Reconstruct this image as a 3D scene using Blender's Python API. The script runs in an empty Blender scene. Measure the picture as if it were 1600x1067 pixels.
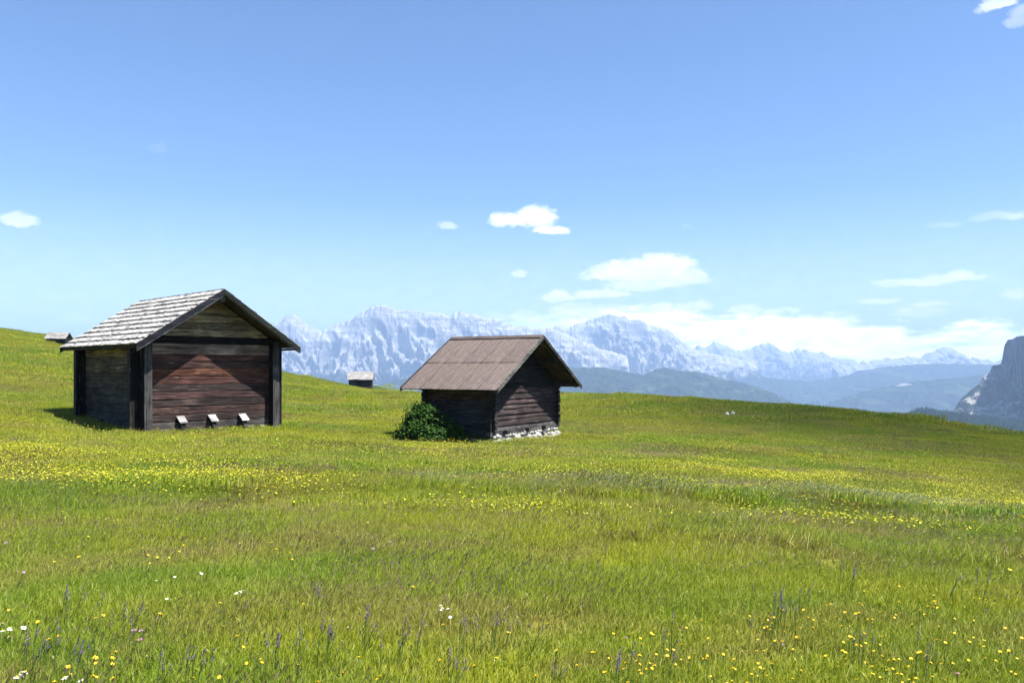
import bpy, math, random
import numpy as np
from mathutils import Vector, Matrix, Euler

random.seed(7)
RNG = np.random.default_rng(11)
SC = bpy.context.scene
COL = SC.collection
EYE = 1.6                      # eye height above the ground at the tripod
F = 1244.0                     # focal length in photograph pixels (28 mm)
HOR = 575.0                    # row of the horizon in the photograph

# ---------------------------------------------------------------- camera
cam_d = bpy.data.cameras.new('camera')
cam = bpy.data.objects.new('camera', cam_d)
COL.objects.link(cam)
cam.location = (0, 0, EYE)
cam.rotation_euler = (math.radians(90), 0, 0)
cam_d.sensor_width = 36.0
cam_d.lens = 36.0 * F / 1600.0
cam_d.shift_y = (HOR - 533.5) / 1600.0
cam_d.clip_start = 0.1
cam_d.clip_end = 90000.0
SC.camera = cam

# ---------------------------------------------------------------- light
SUN_DIR = Vector((0.437, -0.174, 0.883)).normalized()      # towards the sun
SUN_EL = math.asin(SUN_DIR.z)
SUN_STRENGTH = 5.0
SKY_STRENGTH = 0.068
sun_d = bpy.data.lights.new('sun', 'SUN')
sun_d.energy = SUN_STRENGTH
sun_d.angle = math.radians(0.53)
sun_d.color = (1.0, 0.965, 0.90)
sun = bpy.data.objects.new('sun', sun_d)
COL.objects.link(sun)
sun.rotation_euler = SUN_DIR.to_track_quat('Z', 'Y').to_euler()
sun.location = (20, -8, 40)

SC.view_settings.view_transform = 'Standard'
SC.view_settings.look = 'None'
SC.view_settings.gamma = 1.0
SC.view_settings.use_curve_mapping = False
SC.view_settings.exposure = 1.5
SC.render.engine = 'CYCLES'
cy = SC.cycles
cy.max_bounces = 6
cy.diffuse_bounces = 3
cy.glossy_bounces = 2
cy.transmission_bounces = 4
cy.transparent_max_bounces = 12
cy.volume_bounces = 0
cy.use_adaptive_sampling = True
cy.adaptive_threshold = 0.01
cy.sample_clamp_indirect = 6.0
cy.use_denoising = True


# ---------------------------------------------------------------- node helper
class NT:
    def __init__(self, tree):
        self.t = tree
        self.n = tree.nodes
        self.l = tree.links

    def new(self, kind, **kw):
        n = self.n.new(kind)
        for k, v in kw.items():
            setattr(n, k, v)
        return n

    def put(self, sock, v):
        if isinstance(v, bpy.types.NodeSocket):
            self.l.new(v, sock)
        elif v is not None:
            sock.default_value = v

    def math(self, op, a, b=None, c=None, clamp=False):
        n = self.new('ShaderNodeMath', operation=op)
        n.use_clamp = clamp
        self.put(n.inputs[0], a)
        if b is not None:
            self.put(n.inputs[1], b)
        if c is not None:
            self.put(n.inputs[2], c)
        return n.outputs[0]

    def smooth(self, v, a, b, lo=0.0, hi=1.0):
        n = self.new('ShaderNodeMapRange', interpolation_type='SMOOTHSTEP')
        self.put(n.inputs[0], v)
        for i, x in zip((1, 2, 3, 4), (a, b, lo, hi)):
            self.put(n.inputs[i], x)
        return n.outputs[0]

    def mapping(self, vec, scale, loc=(0, 0, 0)):
        n = self.new('ShaderNodeMapping')
        self.put(n.inputs[0], vec)
        n.inputs['Scale'].default_value = scale
        n.inputs['Location'].default_value = loc
        return n.outputs[0]

    def noise(self, vec, scale=1.0, detail=4.0, rough=0.55, dist=0.0, color=False):
        n = self.new('ShaderNodeTexNoise')
        self.put(n.inputs['Vector'], vec)
        n.inputs['Scale'].default_value = scale
        n.inputs['Detail'].default_value = detail
        n.inputs['Roughness'].default_value = rough
        n.inputs['Distortion'].default_value = dist
        return n.outputs[1] if color else n.outputs[0]

    def mix(self, fac, a, b, blend='MIX'):
        n = self.new('ShaderNodeMix', data_type='RGBA', blend_type=blend)
        n.clamp_factor = True
        self.put(n.inputs[0], fac)
        for s, v in ((n.inputs[6], a), (n.inputs[7], b)):
            if isinstance(v, tuple) and len(v) == 3:
                v = (*v, 1)
            self.put(s, v)
        return n.outputs[2]


def material(name):
    m = bpy.data.materials.new(name)
    m.use_nodes = True
    nt = NT(m.node_tree)
    for n in list(nt.n):
        nt.n.remove(n)
    out = nt.new('ShaderNodeOutputMaterial')
    return m, nt, out


def principled(nt, out, color, rough=0.8, spec=0.3, bump=None, bstr=0.3, bdist=0.02):
    p = nt.new('ShaderNodeBsdfPrincipled')
    if isinstance(color, tuple) and len(color) == 3:
        color = (*color, 1)
    nt.put(p.inputs['Base Color'], color)
    nt.put(p.inputs['Roughness'], rough)
    p.inputs['Specular IOR Level'].default_value = spec
    if bump is not None:
        b = nt.new('ShaderNodeBump')
        b.inputs['Strength'].default_value = bstr
        b.inputs['Distance'].default_value = bdist
        nt.l.new(bump, b.inputs['Height'])
        nt.l.new(b.outputs[0], p.inputs['Normal'])
    nt.l.new(p.outputs[0], out.inputs['Surface'])
    return p


# ---------------------------------------------------------------- sky with its clouds
world = bpy.data.worlds.new('World')
SC.world = world
world.use_nodes = True
w = NT(world.node_tree)
for n in list(w.n):
    w.n.remove(n)
wout = w.new('ShaderNodeOutputWorld')
sky = w.new('ShaderNodeTexSky', sky_type='NISHITA')
sky.sun_disc = False
sky.sun_elevation = SUN_EL
sky.sun_rotation = math.atan2(SUN_DIR.x, SUN_DIR.y)
sky.altitude = 1900
sky.air_density = 1.0
sky.dust_density = 2.4
sky.ozone_density = 2.5
bg = w.new('ShaderNodeBackground')
w.l.new(w.mix(1.0, sky.outputs[0], (0.83, 1.0, 1.15), 'MULTIPLY'), bg.inputs[0])
bg.inputs[1].default_value = SKY_STRENGTH
tc = w.new('ShaderNodeTexCoord')
sep = w.new('ShaderNodeSeparateXYZ')
w.l.new(tc.outputs['Generated'], sep.inputs[0])
# spherical direction: azimuth and elevation, in "photo pixel" units near the view axis
azi = w.math('MULTIPLY', w.math('ARCTAN2', sep.outputs[0], sep.outputs[1]), F)
ele = w.math('MULTIPLY', w.math('ARCTAN2', sep.outputs[2],
             w.math('SQRT', w.math('ADD', w.math('POWER', sep.outputs[0], 2.0), w.math('POWER', sep.outputs[1], 2.0)))), F)


def azel(px, py):
    a = math.atan2(px - 800, F)
    e = math.atan2(HOR - py, math.hypot(px - 800, F))
    return a * F, e * F


comb = w.new('ShaderNodeCombineXYZ')
w.l.new(azi, comb.inputs[0])
w.l.new(ele, comb.inputs[1])
vec = comb.outputs[0]
nA = w.new('ShaderNodeTexNoise')
w.l.new(w.mapping(vec, (1 / 46.0, 1 / 26.0, 1)), nA.inputs['Vector'])
nA.inputs['Scale'].default_value = 1.0
nA.inputs['Detail'].default_value = 6.0
nA.inputs['Roughness'].default_value = 0.6
sA = w.new('ShaderNodeSeparateColor')
w.l.new(nA.outputs[1], sA.inputs[0])
wx = w.math('ADD', azi, w.math('MULTIPLY', w.math('SUBTRACT', sA.outputs[0], 0.5), 46.0))
wy = w.math('ADD', ele, w.math('MULTIPLY', w.math('SUBTRACT', sA.outputs[1], 0.5), 24.0))
fine = w.noise(w.mapping(vec, (1 / 13.0, 1 / 7.0, 1)), 1.0, 5.0, 0.6)
wispy = w.noise(w.mapping(vec, (1 / 60.0, 1 / 14.0, 1), (3, 8, 0)), 1.0, 7.0, 0.62)
CLOUDS = [  # column, row, half width, half height, whiteness
    (800, 346, 34, 15, 1.0), (838, 342, 34, 20, 1.0), (862, 360, 28, 9, 0.95), (780, 346, 16, 12, .8),
    (1000, 428, 86, 21, 1.0), (1038, 414, 48, 18, 1.0), (960, 432, 46, 11, .9), (1072, 436, 34, 14, .8), (1010, 446, 60, 10, .7),
    (697, 355, 17, 7, .4), (810, 429, 18, 7, .6), (32, 346, 26, 10, .6), (16, 348, 12, 5, .4),
    (1425, 442, 48, 8, .65), (1492, 434, 44, 8, .75), (1376, 472, 30, 6, .6), (1450, 477, 26, 6, .6), (1435, 490, 38, 7, .6),
    (1592, 462, 22, 8, .5), (1565, 338, 34, 8, .25), (1480, 352, 24, 5, .15), (1588, 338, 14, 6, .35),
    (1558, 8, 22, 12, .6), (1592, 30, 16, 14, .3), (250, 231, 12, 8, .06), (130, 500, 18, 7, .2), (1075, 356, 10, 5, .08),
    (940, 460, 46, 9, .85), (873, 465, 24, 11, .75), (905, 485, 48, 14, .7), (820, 495, 28, 9, .6), (775, 494, 18, 8, .5),
    (1010, 487, 44, 13, .75), (1078, 483, 30, 11, .8), (1162, 486, 32, 10, .8), (960, 488, 40, 11, .5),
]
tot = None
under_ = None
for (cx, cy_, hw, hh, s) in CLOUDS:
    ca, ce = azel(cx, cy_)
    dx = w.math('MULTIPLY', w.math('SUBTRACT', wx, ca), 1.0 / hw)
    dy = w.math('MULTIPLY', w.math('SUBTRACT', wy, ce), 1.0 / hh)
    # flatter underside: stretch below the centre
    dyb = w.math('MULTIPLY', w.math('MINIMUM', dy, 0.0), 1.5)
    dy = w.math('ADD', w.math('MAXIMUM', dy, 0.0), dyb)
    d2 = w.math('ADD', w.math('MULTIPLY', dx, dx), w.math('MULTIPLY', dy, dy))
    v = w.math('MULTIPLY', w.smooth(w.math('ADD', d2, w.math('MULTIPLY', w.math('SUBTRACT', fine, 0.5), 1.35)), 0.36, 1.38, 1.0, 0.0), s)
    tot = v if tot is None else w.math('MAXIMUM', tot, v)
    if s >= 0.65:
        ub = w.math('MULTIPLY', v, w.smooth(dy, -1.1, 0.25, 1.0, 0.0))
        under_ = ub if under_ is None else w.math('MAXIMUM', under_, ub)
# the long bank lying over the far ranges: its top edge rises and falls with azimuth
crv = w.new('ShaderNodeFloatCurve')
topline = [(560, 40), (760, 82), (900, 88), (1040, 92), (1130, 82), (1190, 86), (1250, 92), (1330, 78), (1400, 74), (1450, 62), (1490, 70), (1540, 74), (1600, 66), (1900, 60)]
c0, c1 = azel(400, HOR)[0], azel(2000, HOR)[0]
w.put(crv.inputs[1], w.math('DIVIDE', w.math('SUBTRACT', azi, c0), c1 - c0, clamp=True))
cm = crv.mapping.curves[0]
cm.points[0].location = (0.0, 0.0)
cm.points[-1].location = (1.0, 0.4)
for px, h in topline:
    cm.points.new((azel(px, HOR)[0] - c0) / (c1 - c0), h * F / math.hypot(px - 800, F) / 100.0)
crv.mapping.update()
top = w.math('MULTIPLY', crv.outputs[0], 100.0)
below = w.math('SUBTRACT', top, wy)
bank = w.smooth(w.math('ADD', below, w.math('MULTIPLY', w.math('SUBTRACT', wispy, 0.5), 52.0)), -4.0, 16.0)
bank = w.math('MULTIPLY', bank, w.smooth(w.noise(w.mapping(vec, (1 / 75.0, 1 / 18.0, 1), (9, 2, 0)), 1.0, 6.0, 0.6), 0.26, 0.52, 0.45, 1.0))
bank = w.math('MULTIPLY', bank, w.smooth(azi, azel(640, HOR)[0], azel(1120, HOR)[0], 0.0, 1.0))
bank = w.math('MULTIPLY', bank, w.smooth(azi, 1500.0, 1900.0, 1.0, 0.35))
tot = w.math('MAXIMUM', tot, bank)
veil = w.smooth(ele, 20.0, 270.0, 0.36, 0.0)
tot = w.math('SUBTRACT', 1.0, w.math('MULTIPLY', w.math('SUBTRACT', 1.0, tot), w.math('SUBTRACT', 1.0, veil)))
tot = w.math('MULTIPLY', tot, 0.97, clamp=True)
shade = w.smooth(w.noise(w.mapping(vec, (1 / 30.0, 1 / 15.0, 1), (1, 5, 0)), 1.0, 4.0), 0.35, 0.7)
ccol = w.mix(shade, (0.80, 0.83, 0.88), (1.0, 1.0, 1.0))
ccol = w.mix(w.math('MULTIPLY', under_, 0.62), ccol, (0.66, 0.71, 0.79))  # grey shade painted into the cloud undersides
bgc = w.new('ShaderNodeBackground')
w.l.new(ccol, bgc.inputs[0])
w.put(bgc.inputs[1], w.math('ADD', w.math('MULTIPLY', bank, 1.2), 0.60))
ms = w.new('ShaderNodeMixShader')
w.l.new(tot, ms.inputs[0])
w.l.new(bg.outputs[0], ms.inputs[1])
w.l.new(bgc.outputs[0], ms.inputs[2])
w.l.new(ms.outputs[0], wout.inputs['Surface'])


# ---------------------------------------------------------------- numeric noise
def _hash(ix, iy, seed):
    h = (ix.astype(np.int64) * 374761393 + iy.astype(np.int64) * 668265263 + seed * 1442695041) & 0xffffffff
    h = ((h ^ (h >> 13)) * 1274126177) & 0xffffffff
    h = h ^ (h >> 16)
    return h


def perlin(x, y, seed=0):
    x = np.asarray(x, float)
    y = np.asarray(y, float)
    ix, iy = np.floor(x), np.floor(y)
    fx, fy = x - ix, y - iy
    u, v = fx * fx * fx * (fx * (fx * 6 - 15) + 10), fy * fy * fy * (fy * (fy * 6 - 15) + 10)

    def g(dx, dy):
        a = _hash(ix + dx, iy + dy, seed) / 4294967296.0 * 2 * np.pi
        return np.cos(a) * (fx - dx) + np.sin(a) * (fy - dy)
    return 1.5 * ((g(0, 0) * (1 - u) + g(1, 0) * u) * (1 - v) + (g(0, 1) * (1 - u) + g(1, 1) * u) * v)


def fbm(x, y, oct=5, seed=0, gain=0.5, lac=2.03):
    s, a = 0.0, 1.0
    for i in range(oct):
        s = s + a * perlin(x, y, seed + i * 17)
        x, y, a = x * lac, y * lac, a * gain
    return s


def ridged(x, y, oct=5, seed=0, gain=0.55, lac=2.05):
    s, a, wgt = 0.0, 1.0, 1.0
    tot_ = 0.0
    for i in range(oct):
        n = 1.0 - np.abs(perlin(x, y, seed + i * 31))
        n = n * n * wgt
        wgt = np.clip(n * 1.6, 0, 1)
        s = s + a * n
        tot_ += a
        x, y, a = x * lac, y * lac, a * gain
    return s / tot_


def sstep(x, a, b):
    t = np.clip((np.asarray(x, float) - a) / (b - a), 0, 1)
    return t * t * (3 - 2 * t)


# ---------------------------------------------------------------- mesh helpers
def link(name, me, mat=None, parent=None, **props):
    if isinstance(me, tuple):
        v, f = me
        m = bpy.data.meshes.new(name)
        m.from_pydata([tuple(p) for p in v], [], [tuple(q) for q in f])
        m.validate()
        me = m
    if mat is not None and not me.materials:
        for mm in (mat if isinstance(mat, list) else [mat]):
            me.materials.append(mm)
    o = bpy.data.objects.new(name, me)
    COL.objects.link(o)
    if parent is not None:
        o.parent = parent
    for k, v in props.items():
        o[k] = v
    return o


def empty(name, loc, rz=0.0, **props):
    o = bpy.data.objects.new(name, None)
    o.empty_display_size = 0.3
    COL.objects.link(o)
    o.location = loc
    o.rotation_euler = (0, 0, rz)
    for k, v in props.items():
        o[k] = v
    return o


def smooth_mesh(o):
    o.data.polygons.foreach_set('use_smooth', [True] * len(o.data.polygons))


def box(x0, x1, y0, y1, z0, z1):
    v = [(x, y, z) for z in (z0, z1) for y in (y0, y1) for x in (x0, x1)]
    f = [(0, 2, 3, 1), (4, 5, 7, 6), (0, 1, 5, 4), (2, 6, 7, 3), (0, 4, 6, 2), (1, 3, 7, 5)]
    return v, f


def join(parts):
    V, Fc = [], []
    for v, f in parts:
        b = len(V)
        V.extend(v)
        Fc.extend([tuple(i + b for i in q) for q in f])
    return V, Fc


def bar(p, q, wdt, hgt, up=Vector((0, 0, 1))):
    """A square-cut timber from p to q."""
    p, q = Vector(p), Vector(q)
    d = (q - p).normalized()
    s = d.cross(up).normalized()
    u = s.cross(d).normalized()
    v = []
    for c in (p, q):
        for a, b in ((-1, -1), (1, -1), (1, 1), (-1, 1)):
            v.append(tuple(c + s * a * wdt / 2 + u * b * hgt / 2))
    f = [(0, 1, 2, 3), (7, 6, 5, 4), (0, 4, 5, 1), (1, 5, 6, 2), (2, 6, 7, 3), (3, 7, 4, 0)]
    return v, f


def grid_mesh(name, X, Y, Z):
    n, m = X.shape
    me = bpy.data.meshes.new(name)
    co = np.stack([X, Y, Z], -1).reshape(-1, 3).astype(np.float32)
    idx = np.arange(n * m).reshape(n, m)
    q = np.stack([idx[:-1, :-1], idx[:-1, 1:], idx[1:, 1:], idx[1:, :-1]], -1).reshape(-1, 4)
    me.vertices.add(len(co))
    me.vertices.foreach_set('co', co.ravel())
    me.loops.add(q.size)
    me.loops.foreach_set('vertex_index', q.ravel().astype(np.int32))
    me.polygons.add(len(q))
    me.polygons.foreach_set('loop_start', (np.arange(len(q)) * 4).astype(np.int32))
    me.polygons.foreach_set('use_smooth', np.ones(len(q), bool))
    me.update()
    me.validate()
    return me


# ---------------------------------------------------------------- the meadow as a height field
CTRL = [  # azimuth column, distance, height above the eye
    (0, 4, -1.60), (400, 4, -1.60), (800, 4, -1.60), (1200, 4, -1.60), (1600, 4, -1.62),
    (0, 8, -1.66), (800, 8, -1.68), (1600, 8, -1.90),
    (0, 14, -1.72), (400, 14, -1.82), (800, 14, -1.95), (1200, 14, -2.15), (1600, 13, -2.45),
    (0, 25, -1.55), (0, 40, -0.75), (0, 70, 1.75), (0, 110, 5.30), (0, 140, 6.3), (80, 120, 4.6), (200, 110, 2.7), (300, 108, 1.2),
    (300, 40, -1.6), (250, 60, -0.6), (150, 28, -1.75),
    (-350, 20, -1.3), (-350, 60, 2.5), (-350, 120, 9.0),
    (190, 24, -1.97), (330, 25, -1.98), (433, 28, -2.02), (433, 40, -2.25), (433, 60, -2.1), (433, 80, -1.6), (433, 105, -0.85), (433, 140, -1.6),
    (545, 27, -2.3), (545, 40, -2.5), (545, 60, -2.75), (545, 90, -2.9), (560, 128, -3.35), (560, 150, -5.0),
    (640, 27, -2.5), (640, 40, -2.48), (640, 60, -2.45), (640, 76, -2.38), (640, 100, -4.6),
    (800, 20, -2.25), (770, 26, -2.52), (860, 30, -2.60), (800, 40, -2.62), (800, 55, -2.38), (800, 70, -2.38), (800, 95, -5.2),
    (1000, 20, -2.40), (1000, 40, -2.60), (1000, 66, -2.42), (1000, 90, -5.4),
    (1150, 20, -2.55), (1150, 40, -2.80), (1150, 60, -2.86), (1150, 80, -6.0),
    (1400, 20, -2.85), (1400, 35, -3.15), (1400, 50, -3.25), (1400, 70, -7.0),
    (1600, 20, -3.05), (1600, 32, -3.5), (1600, 43, -3.80), (1600, 60, -8.0),
    (1900, 20, -3.4), (1900, 40, -5.0), (1900, 60, -9.0),
]
cp = np.array([((c - 800) / F * d, d, h) for c, d, h in CTRL] +
              [(-8, -6, -1.2), (0, -8, -1.4), (8, -6, -1.8), (-30, -20, .3), (30, -20, -3.0), (0, -40, -1.2)])
LS = 20.0


def _tps(P, Q):
    d2 = ((P[:, None, :] - Q[None, :, :]) ** 2).sum(-1) / LS ** 2
    return np.where(d2 > 1e-12, 0.5 * d2 * np.log(np.maximum(d2, 1e-12)), 0.0)


_n = len(cp)
_K = _tps(cp[:, :2], cp[:, :2]) + np.eye(_n) * 0.004
_Pm = np.c_[np.ones(_n), cp[:, :2] / LS]
_A = np.block([[_K, _Pm], [_Pm.T, np.zeros((3, 3))]])
_W = np.linalg.solve(_A, np.r_[cp[:, 2], 0, 0, 0])
CR_C = np.array([-900, -350, 0, 433, 545, 605, 650, 800, 1000, 1150, 1400, 1600, 2000, 3000], float)
CR_D = np.array([160, 150, 125, 115, 137, 125, 84, 76, 70, 63, 53, 46, 42, 40], float)


def bank_line(x):
    """Distance of the low bank that runs across the meadow."""
    return 10.4 + 0.10 * x * 0.6 + 0.5 * np.sin(x * 0.23 + 1.0) - 0.012 * x * x * (x > 0)


def ground(x, y):
    x = np.atleast_1d(np.asarray(x, float)).ravel()
    y = np.atleast_1d(np.asarray(y, float)).ravel()
    out = np.empty(len(x))
    for i in range(0, len(x), 20000):
        s = slice(i, i + 20000)
        P = np.c_[x[s], y[s]]
        r = np.hypot(x[s], y[s])
        k = np.minimum(1.0, 175.0 / np.maximum(r, 1e-6))
        Pc = P * k[:, None]
        out[s] = _tps(Pc, cp[:, :2]) @ _W[:_n] + _W[_n] + Pc @ _W[_n + 1:] / LS
    r = np.hypot(x, y)
    fwd = sstep(y, -10, 15)
    colm = 800 + F * x / np.maximum(y, 1.0)
    rc = np.interp(colm, CR_C, CR_D)
    out = out - fwd * 0.010 * np.maximum(0, y - rc) ** 2
    out = np.maximum(out, -190.0)
    # gentle unevenness and the bank
    out = out + 0.05 * fbm(x * 0.35, y * 0.35, 3, 5) * sstep(r, 3, 12) + 0.12 * fbm(x * 0.07, y * 0.07, 2, 9) * sstep(r, 12, 45) * (1 - sstep(r, 60, 90) * .5)
    bl = y - bank_line(x)
    amp = 0.13 + 0.05 * perlin(x * 0.3, 0 * x, 3)
    out = out - amp * np.exp(-(bl / 0.55) ** 2) + 0.6 * amp * np.exp(-((bl - 1.3) / 0.8) ** 2)
    return out + EYE


def gz(x, y):
    return float(ground(x, y)[0])


# ---------------------------------------------------------------- colours shared by ground and grass
def meadow_colour_group():
    g = bpy.data.node_groups.new('meadow_colour', 'ShaderNodeTree')
    g.interface.new_socket('Color', in_out='OUTPUT', socket_type='NodeSocketColor')
    g.interface.new_socket('Dry', in_out='OUTPUT', socket_type='NodeSocketFloat')
    nt = NT(g)
    go = nt.new('NodeGroupOutput')
    geo = nt.new('ShaderNodeNewGeometry')
    pos = geo.outputs['Position']
    n1 = nt.noise(nt.mapping(pos, (0.11, 0.16, 0.0)), 1.0, 5.0, 0.6, 0.4)
    n2 = nt.noise(nt.mapping(pos, (0.45, 0.75, 0.0), (4, 7, 0)), 1.0, 5.0, 0.62, 0.3)
    n3 = nt.noise(nt.mapping(pos, (0.035, 0.06, 0.0), (2, 9, 0)), 1.0, 4.0, 0.6)
    c = nt.mix(nt.smooth(n1, 0.40, 0.60), (0.092, 0.172, 0.007), (0.258, 0.262, 0.009))
    c = nt.mix(nt.math('MULTIPLY', nt.smooth(n2, 0.46, 0.64), 0.85), c, (0.222, 0.168, 0.046))
    c = nt.mix(nt.math('MULTIPLY', nt.smooth(n3, 0.50, 0.66), 0.55), c, (0.235, 0.190, 0.045))
    nt.l.new(c, go.inputs[0])
    nt.l.new(n2, go.inputs[1])
    return g


MEADOW = meadow_colour_group()

# ground
m_ground, nt, out = material('meadow_ground')
gn = nt.new('ShaderNodeGroup')
gn.node_tree = MEADOW
geo = nt.new('ShaderNodeNewGeometry')
nz = nt.noise(nt.mapping(geo.outputs['Position'], (1, 1, 1)), 9.0, 6.0, 0.7)
nz2 = nt.noise(nt.mapping(geo.outputs['Position'], (1, 1, 1)), 1.3, 5.0, 0.65)
c = nt.mix(nt.smooth(nz, 0.3, 0.7), gn.outputs[0], nt.mix(0.5, gn.outputs[0], (0.06, 0.07, 0.02)))
c = nt.mix(nt.smooth(nz2, 0.35, 0.7, 0.0, 0.35), c, (0.16, 0.17, 0.03))
principled(nt, out, c, 0.95, 0.05, nz, 0.6, 0.08)

rr = np.r_[0.3, 1.0, np.geomspace(2.0, 300, 250)]
aa = np.r_[np.linspace(-180, -56, 40)[:-1], np.linspace(-56, 56, 330), np.linspace(56, 180, 40)[1:]] * math.pi / 180
A_, R_ = np.meshgrid(aa, rr)
X_, Y_ = R_ * np.sin(A_), R_ * np.cos(A_)
Z_ = ground(X_.ravel(), Y_.ravel()).reshape(X_.shape)
link('meadow_ground', grid_mesh('meadow_ground', X_, Y_, Z_), m_ground, kind='structure')

# ---------------------------------------------------------------- far country
m_rock, nt, out = material('mountain_rock')
geo = nt.new('ShaderNodeNewGeometry')
pos = geo.outputs['Position']
sp = nt.new('ShaderNodeSeparateXYZ')
nt.l.new(pos, sp.inputs[0])
sn = nt.new('ShaderNodeSeparateXYZ')
nt.l.new(geo.outputs['Normal'], sn.inputs[0])
big = nt.noise(nt.mapping(pos, (0.0014, 0.0014, 0.0022)), 1.0, 8.0, 0.62, 0.6)
fin = nt.noise(nt.mapping(pos, (0.014, 0.014, 0.018)), 1.0, 8.0, 0.7)
strat = nt.noise(nt.mapping(pos, (0.0012, 0.0012, 0.016)), 1.0, 5.0, 0.6, 0.3)
rock = nt.mix(nt.smooth(strat, 0.38, 0.62), (0.21, 0.207, 0.205), (0.40, 0.39, 0.38))
rock = nt.mix(nt.smooth(fin, 0.35, 0.62, 0.45, 0.0), rock, (0.17, 0.17, 0.18))
scree = nt.mix(nt.smooth(fin, 0.3, 0.7), (0.29, 0.285, 0.28), (0.44, 0.43, 0.42))
steep = nt.smooth(sn.outputs[2], 0.62, 0.80)
rock = nt.mix(steep, rock, scree)
green = nt.mix(nt.smooth(fin, 0.4, 0.6), (0.012, 0.022, 0.012), (0.03, 0.045, 0.018))
fh = nt.math('ADD', sp.outputs[2], nt.math('MULTIPLY', nt.math('SUBTRACT', big, 0.5), -900.0))
fh = nt.math('ADD', fh, nt.math('MULTIPLY', nt.math('SUBTRACT', fin, 0.5), -260.0))
fh = nt.math('ADD', fh, nt.math('MULTIPLY', nt.math('SUBTRACT', sn.outputs[2], 0.7), -160.0))
forest_f = nt.smooth(fh, -110.0, -20.0, 1.0, 0.0)
rock = nt.mix(nt.math('MULTIPLY', nt.smooth(nt.noise(nt.mapping(pos, (0.0045, 0.0045, 0.0045), (7, 1, 3)), 1.0, 6.0, 0.65, 1.2), 0.50, 0.60), 0.55), rock, (0.15, 0.15, 0.155))  # random darker patches, standing in for shaded areas of the rock
c = nt.mix(forest_f, rock, green)
principled(nt, out, c, 0.95, 0.05, fin, 1.0, 30.0)

m_forest, nt, out = material('forest_slope')
geo = nt.new('ShaderNodeNewGeometry')
pos = geo.outputs['Position']
big = nt.noise(nt.mapping(pos, (0.0021, 0.0021, 0.008)), 1.0, 7.0, 0.6, 1.0)
fin = nt.noise(nt.mapping(pos, (0.03, 0.03, 0.05)), 1.0, 6.0, 0.7)
c = nt.mix(nt.smooth(fin, 0.40, 0.60), (0.005, 0.011, 0.007), (0.030, 0.044, 0.018))
c = nt.mix(nt.smooth(big, 0.55, 0.60), c, (0.045, 0.066, 0.030))
c = nt.mix(nt.smooth(nt.noise(nt.mapping(pos, (0.004, 0.003, 0.02), (4, 0, 2)), 1.0, 6.0, .6, .8), 0.66, 0.70), c, (0.25, 0.24, 0.22))
principled(nt, out, c, 0.95, 0.03, fin, 1.0, 12.0)

m_cliff, nt, out = material('cliff_rock')
geo = nt.new('ShaderNodeNewGeometry')
pos = geo.outputs['Position']
sp = nt.new('ShaderNodeSeparateXYZ')
nt.l.new(pos, sp.inputs[0])
sn = nt.new('ShaderNodeSeparateXYZ')
nt.l.new(geo.outputs['Normal'], sn.inputs[0])
vert = nt.noise(nt.mapping(pos, (0.03, 0.03, 0.004)), 1.0, 7.0, 0.65, 0.4)
fin = nt.noise(nt.mapping(pos, (0.05, 0.05, 0.05)), 1.0, 6.0, 0.7)
rk = nt.mix(nt.smooth(vert, 0.40, 0.62), (0.022, 0.022, 0.023), (0.17, 0.165, 0.155))  # dark rock tones carry the shade and relief of the cliff face
scr = nt.mix(nt.smooth(nt.noise(nt.mapping(pos, (0.010, 0.010, 0.010), (5, 5, 0)), 1.0, 6.0, .6, 1.2), 0.50, 0.55), (0.014, 0.024, 0.014), (0.34, 0.32, 0.29))
c = nt.mix(nt.smooth(nt.math('ADD', sn.outputs[2], nt.math('MULTIPLY', fin, 0.2)), 0.58, 0.70), rk, scr)
lowz = nt.math('ADD', sp.outputs[2], nt.math('MULTIPLY', vert, 120.0))
c = nt.mix(nt.smooth(lowz, -190.0, -90.0, 1.0, 0.0), c, (0.010, 0.018, 0.010))
principled(nt, out, c, 0.95, 0.05, vert, 1.0, 10.0)


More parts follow.
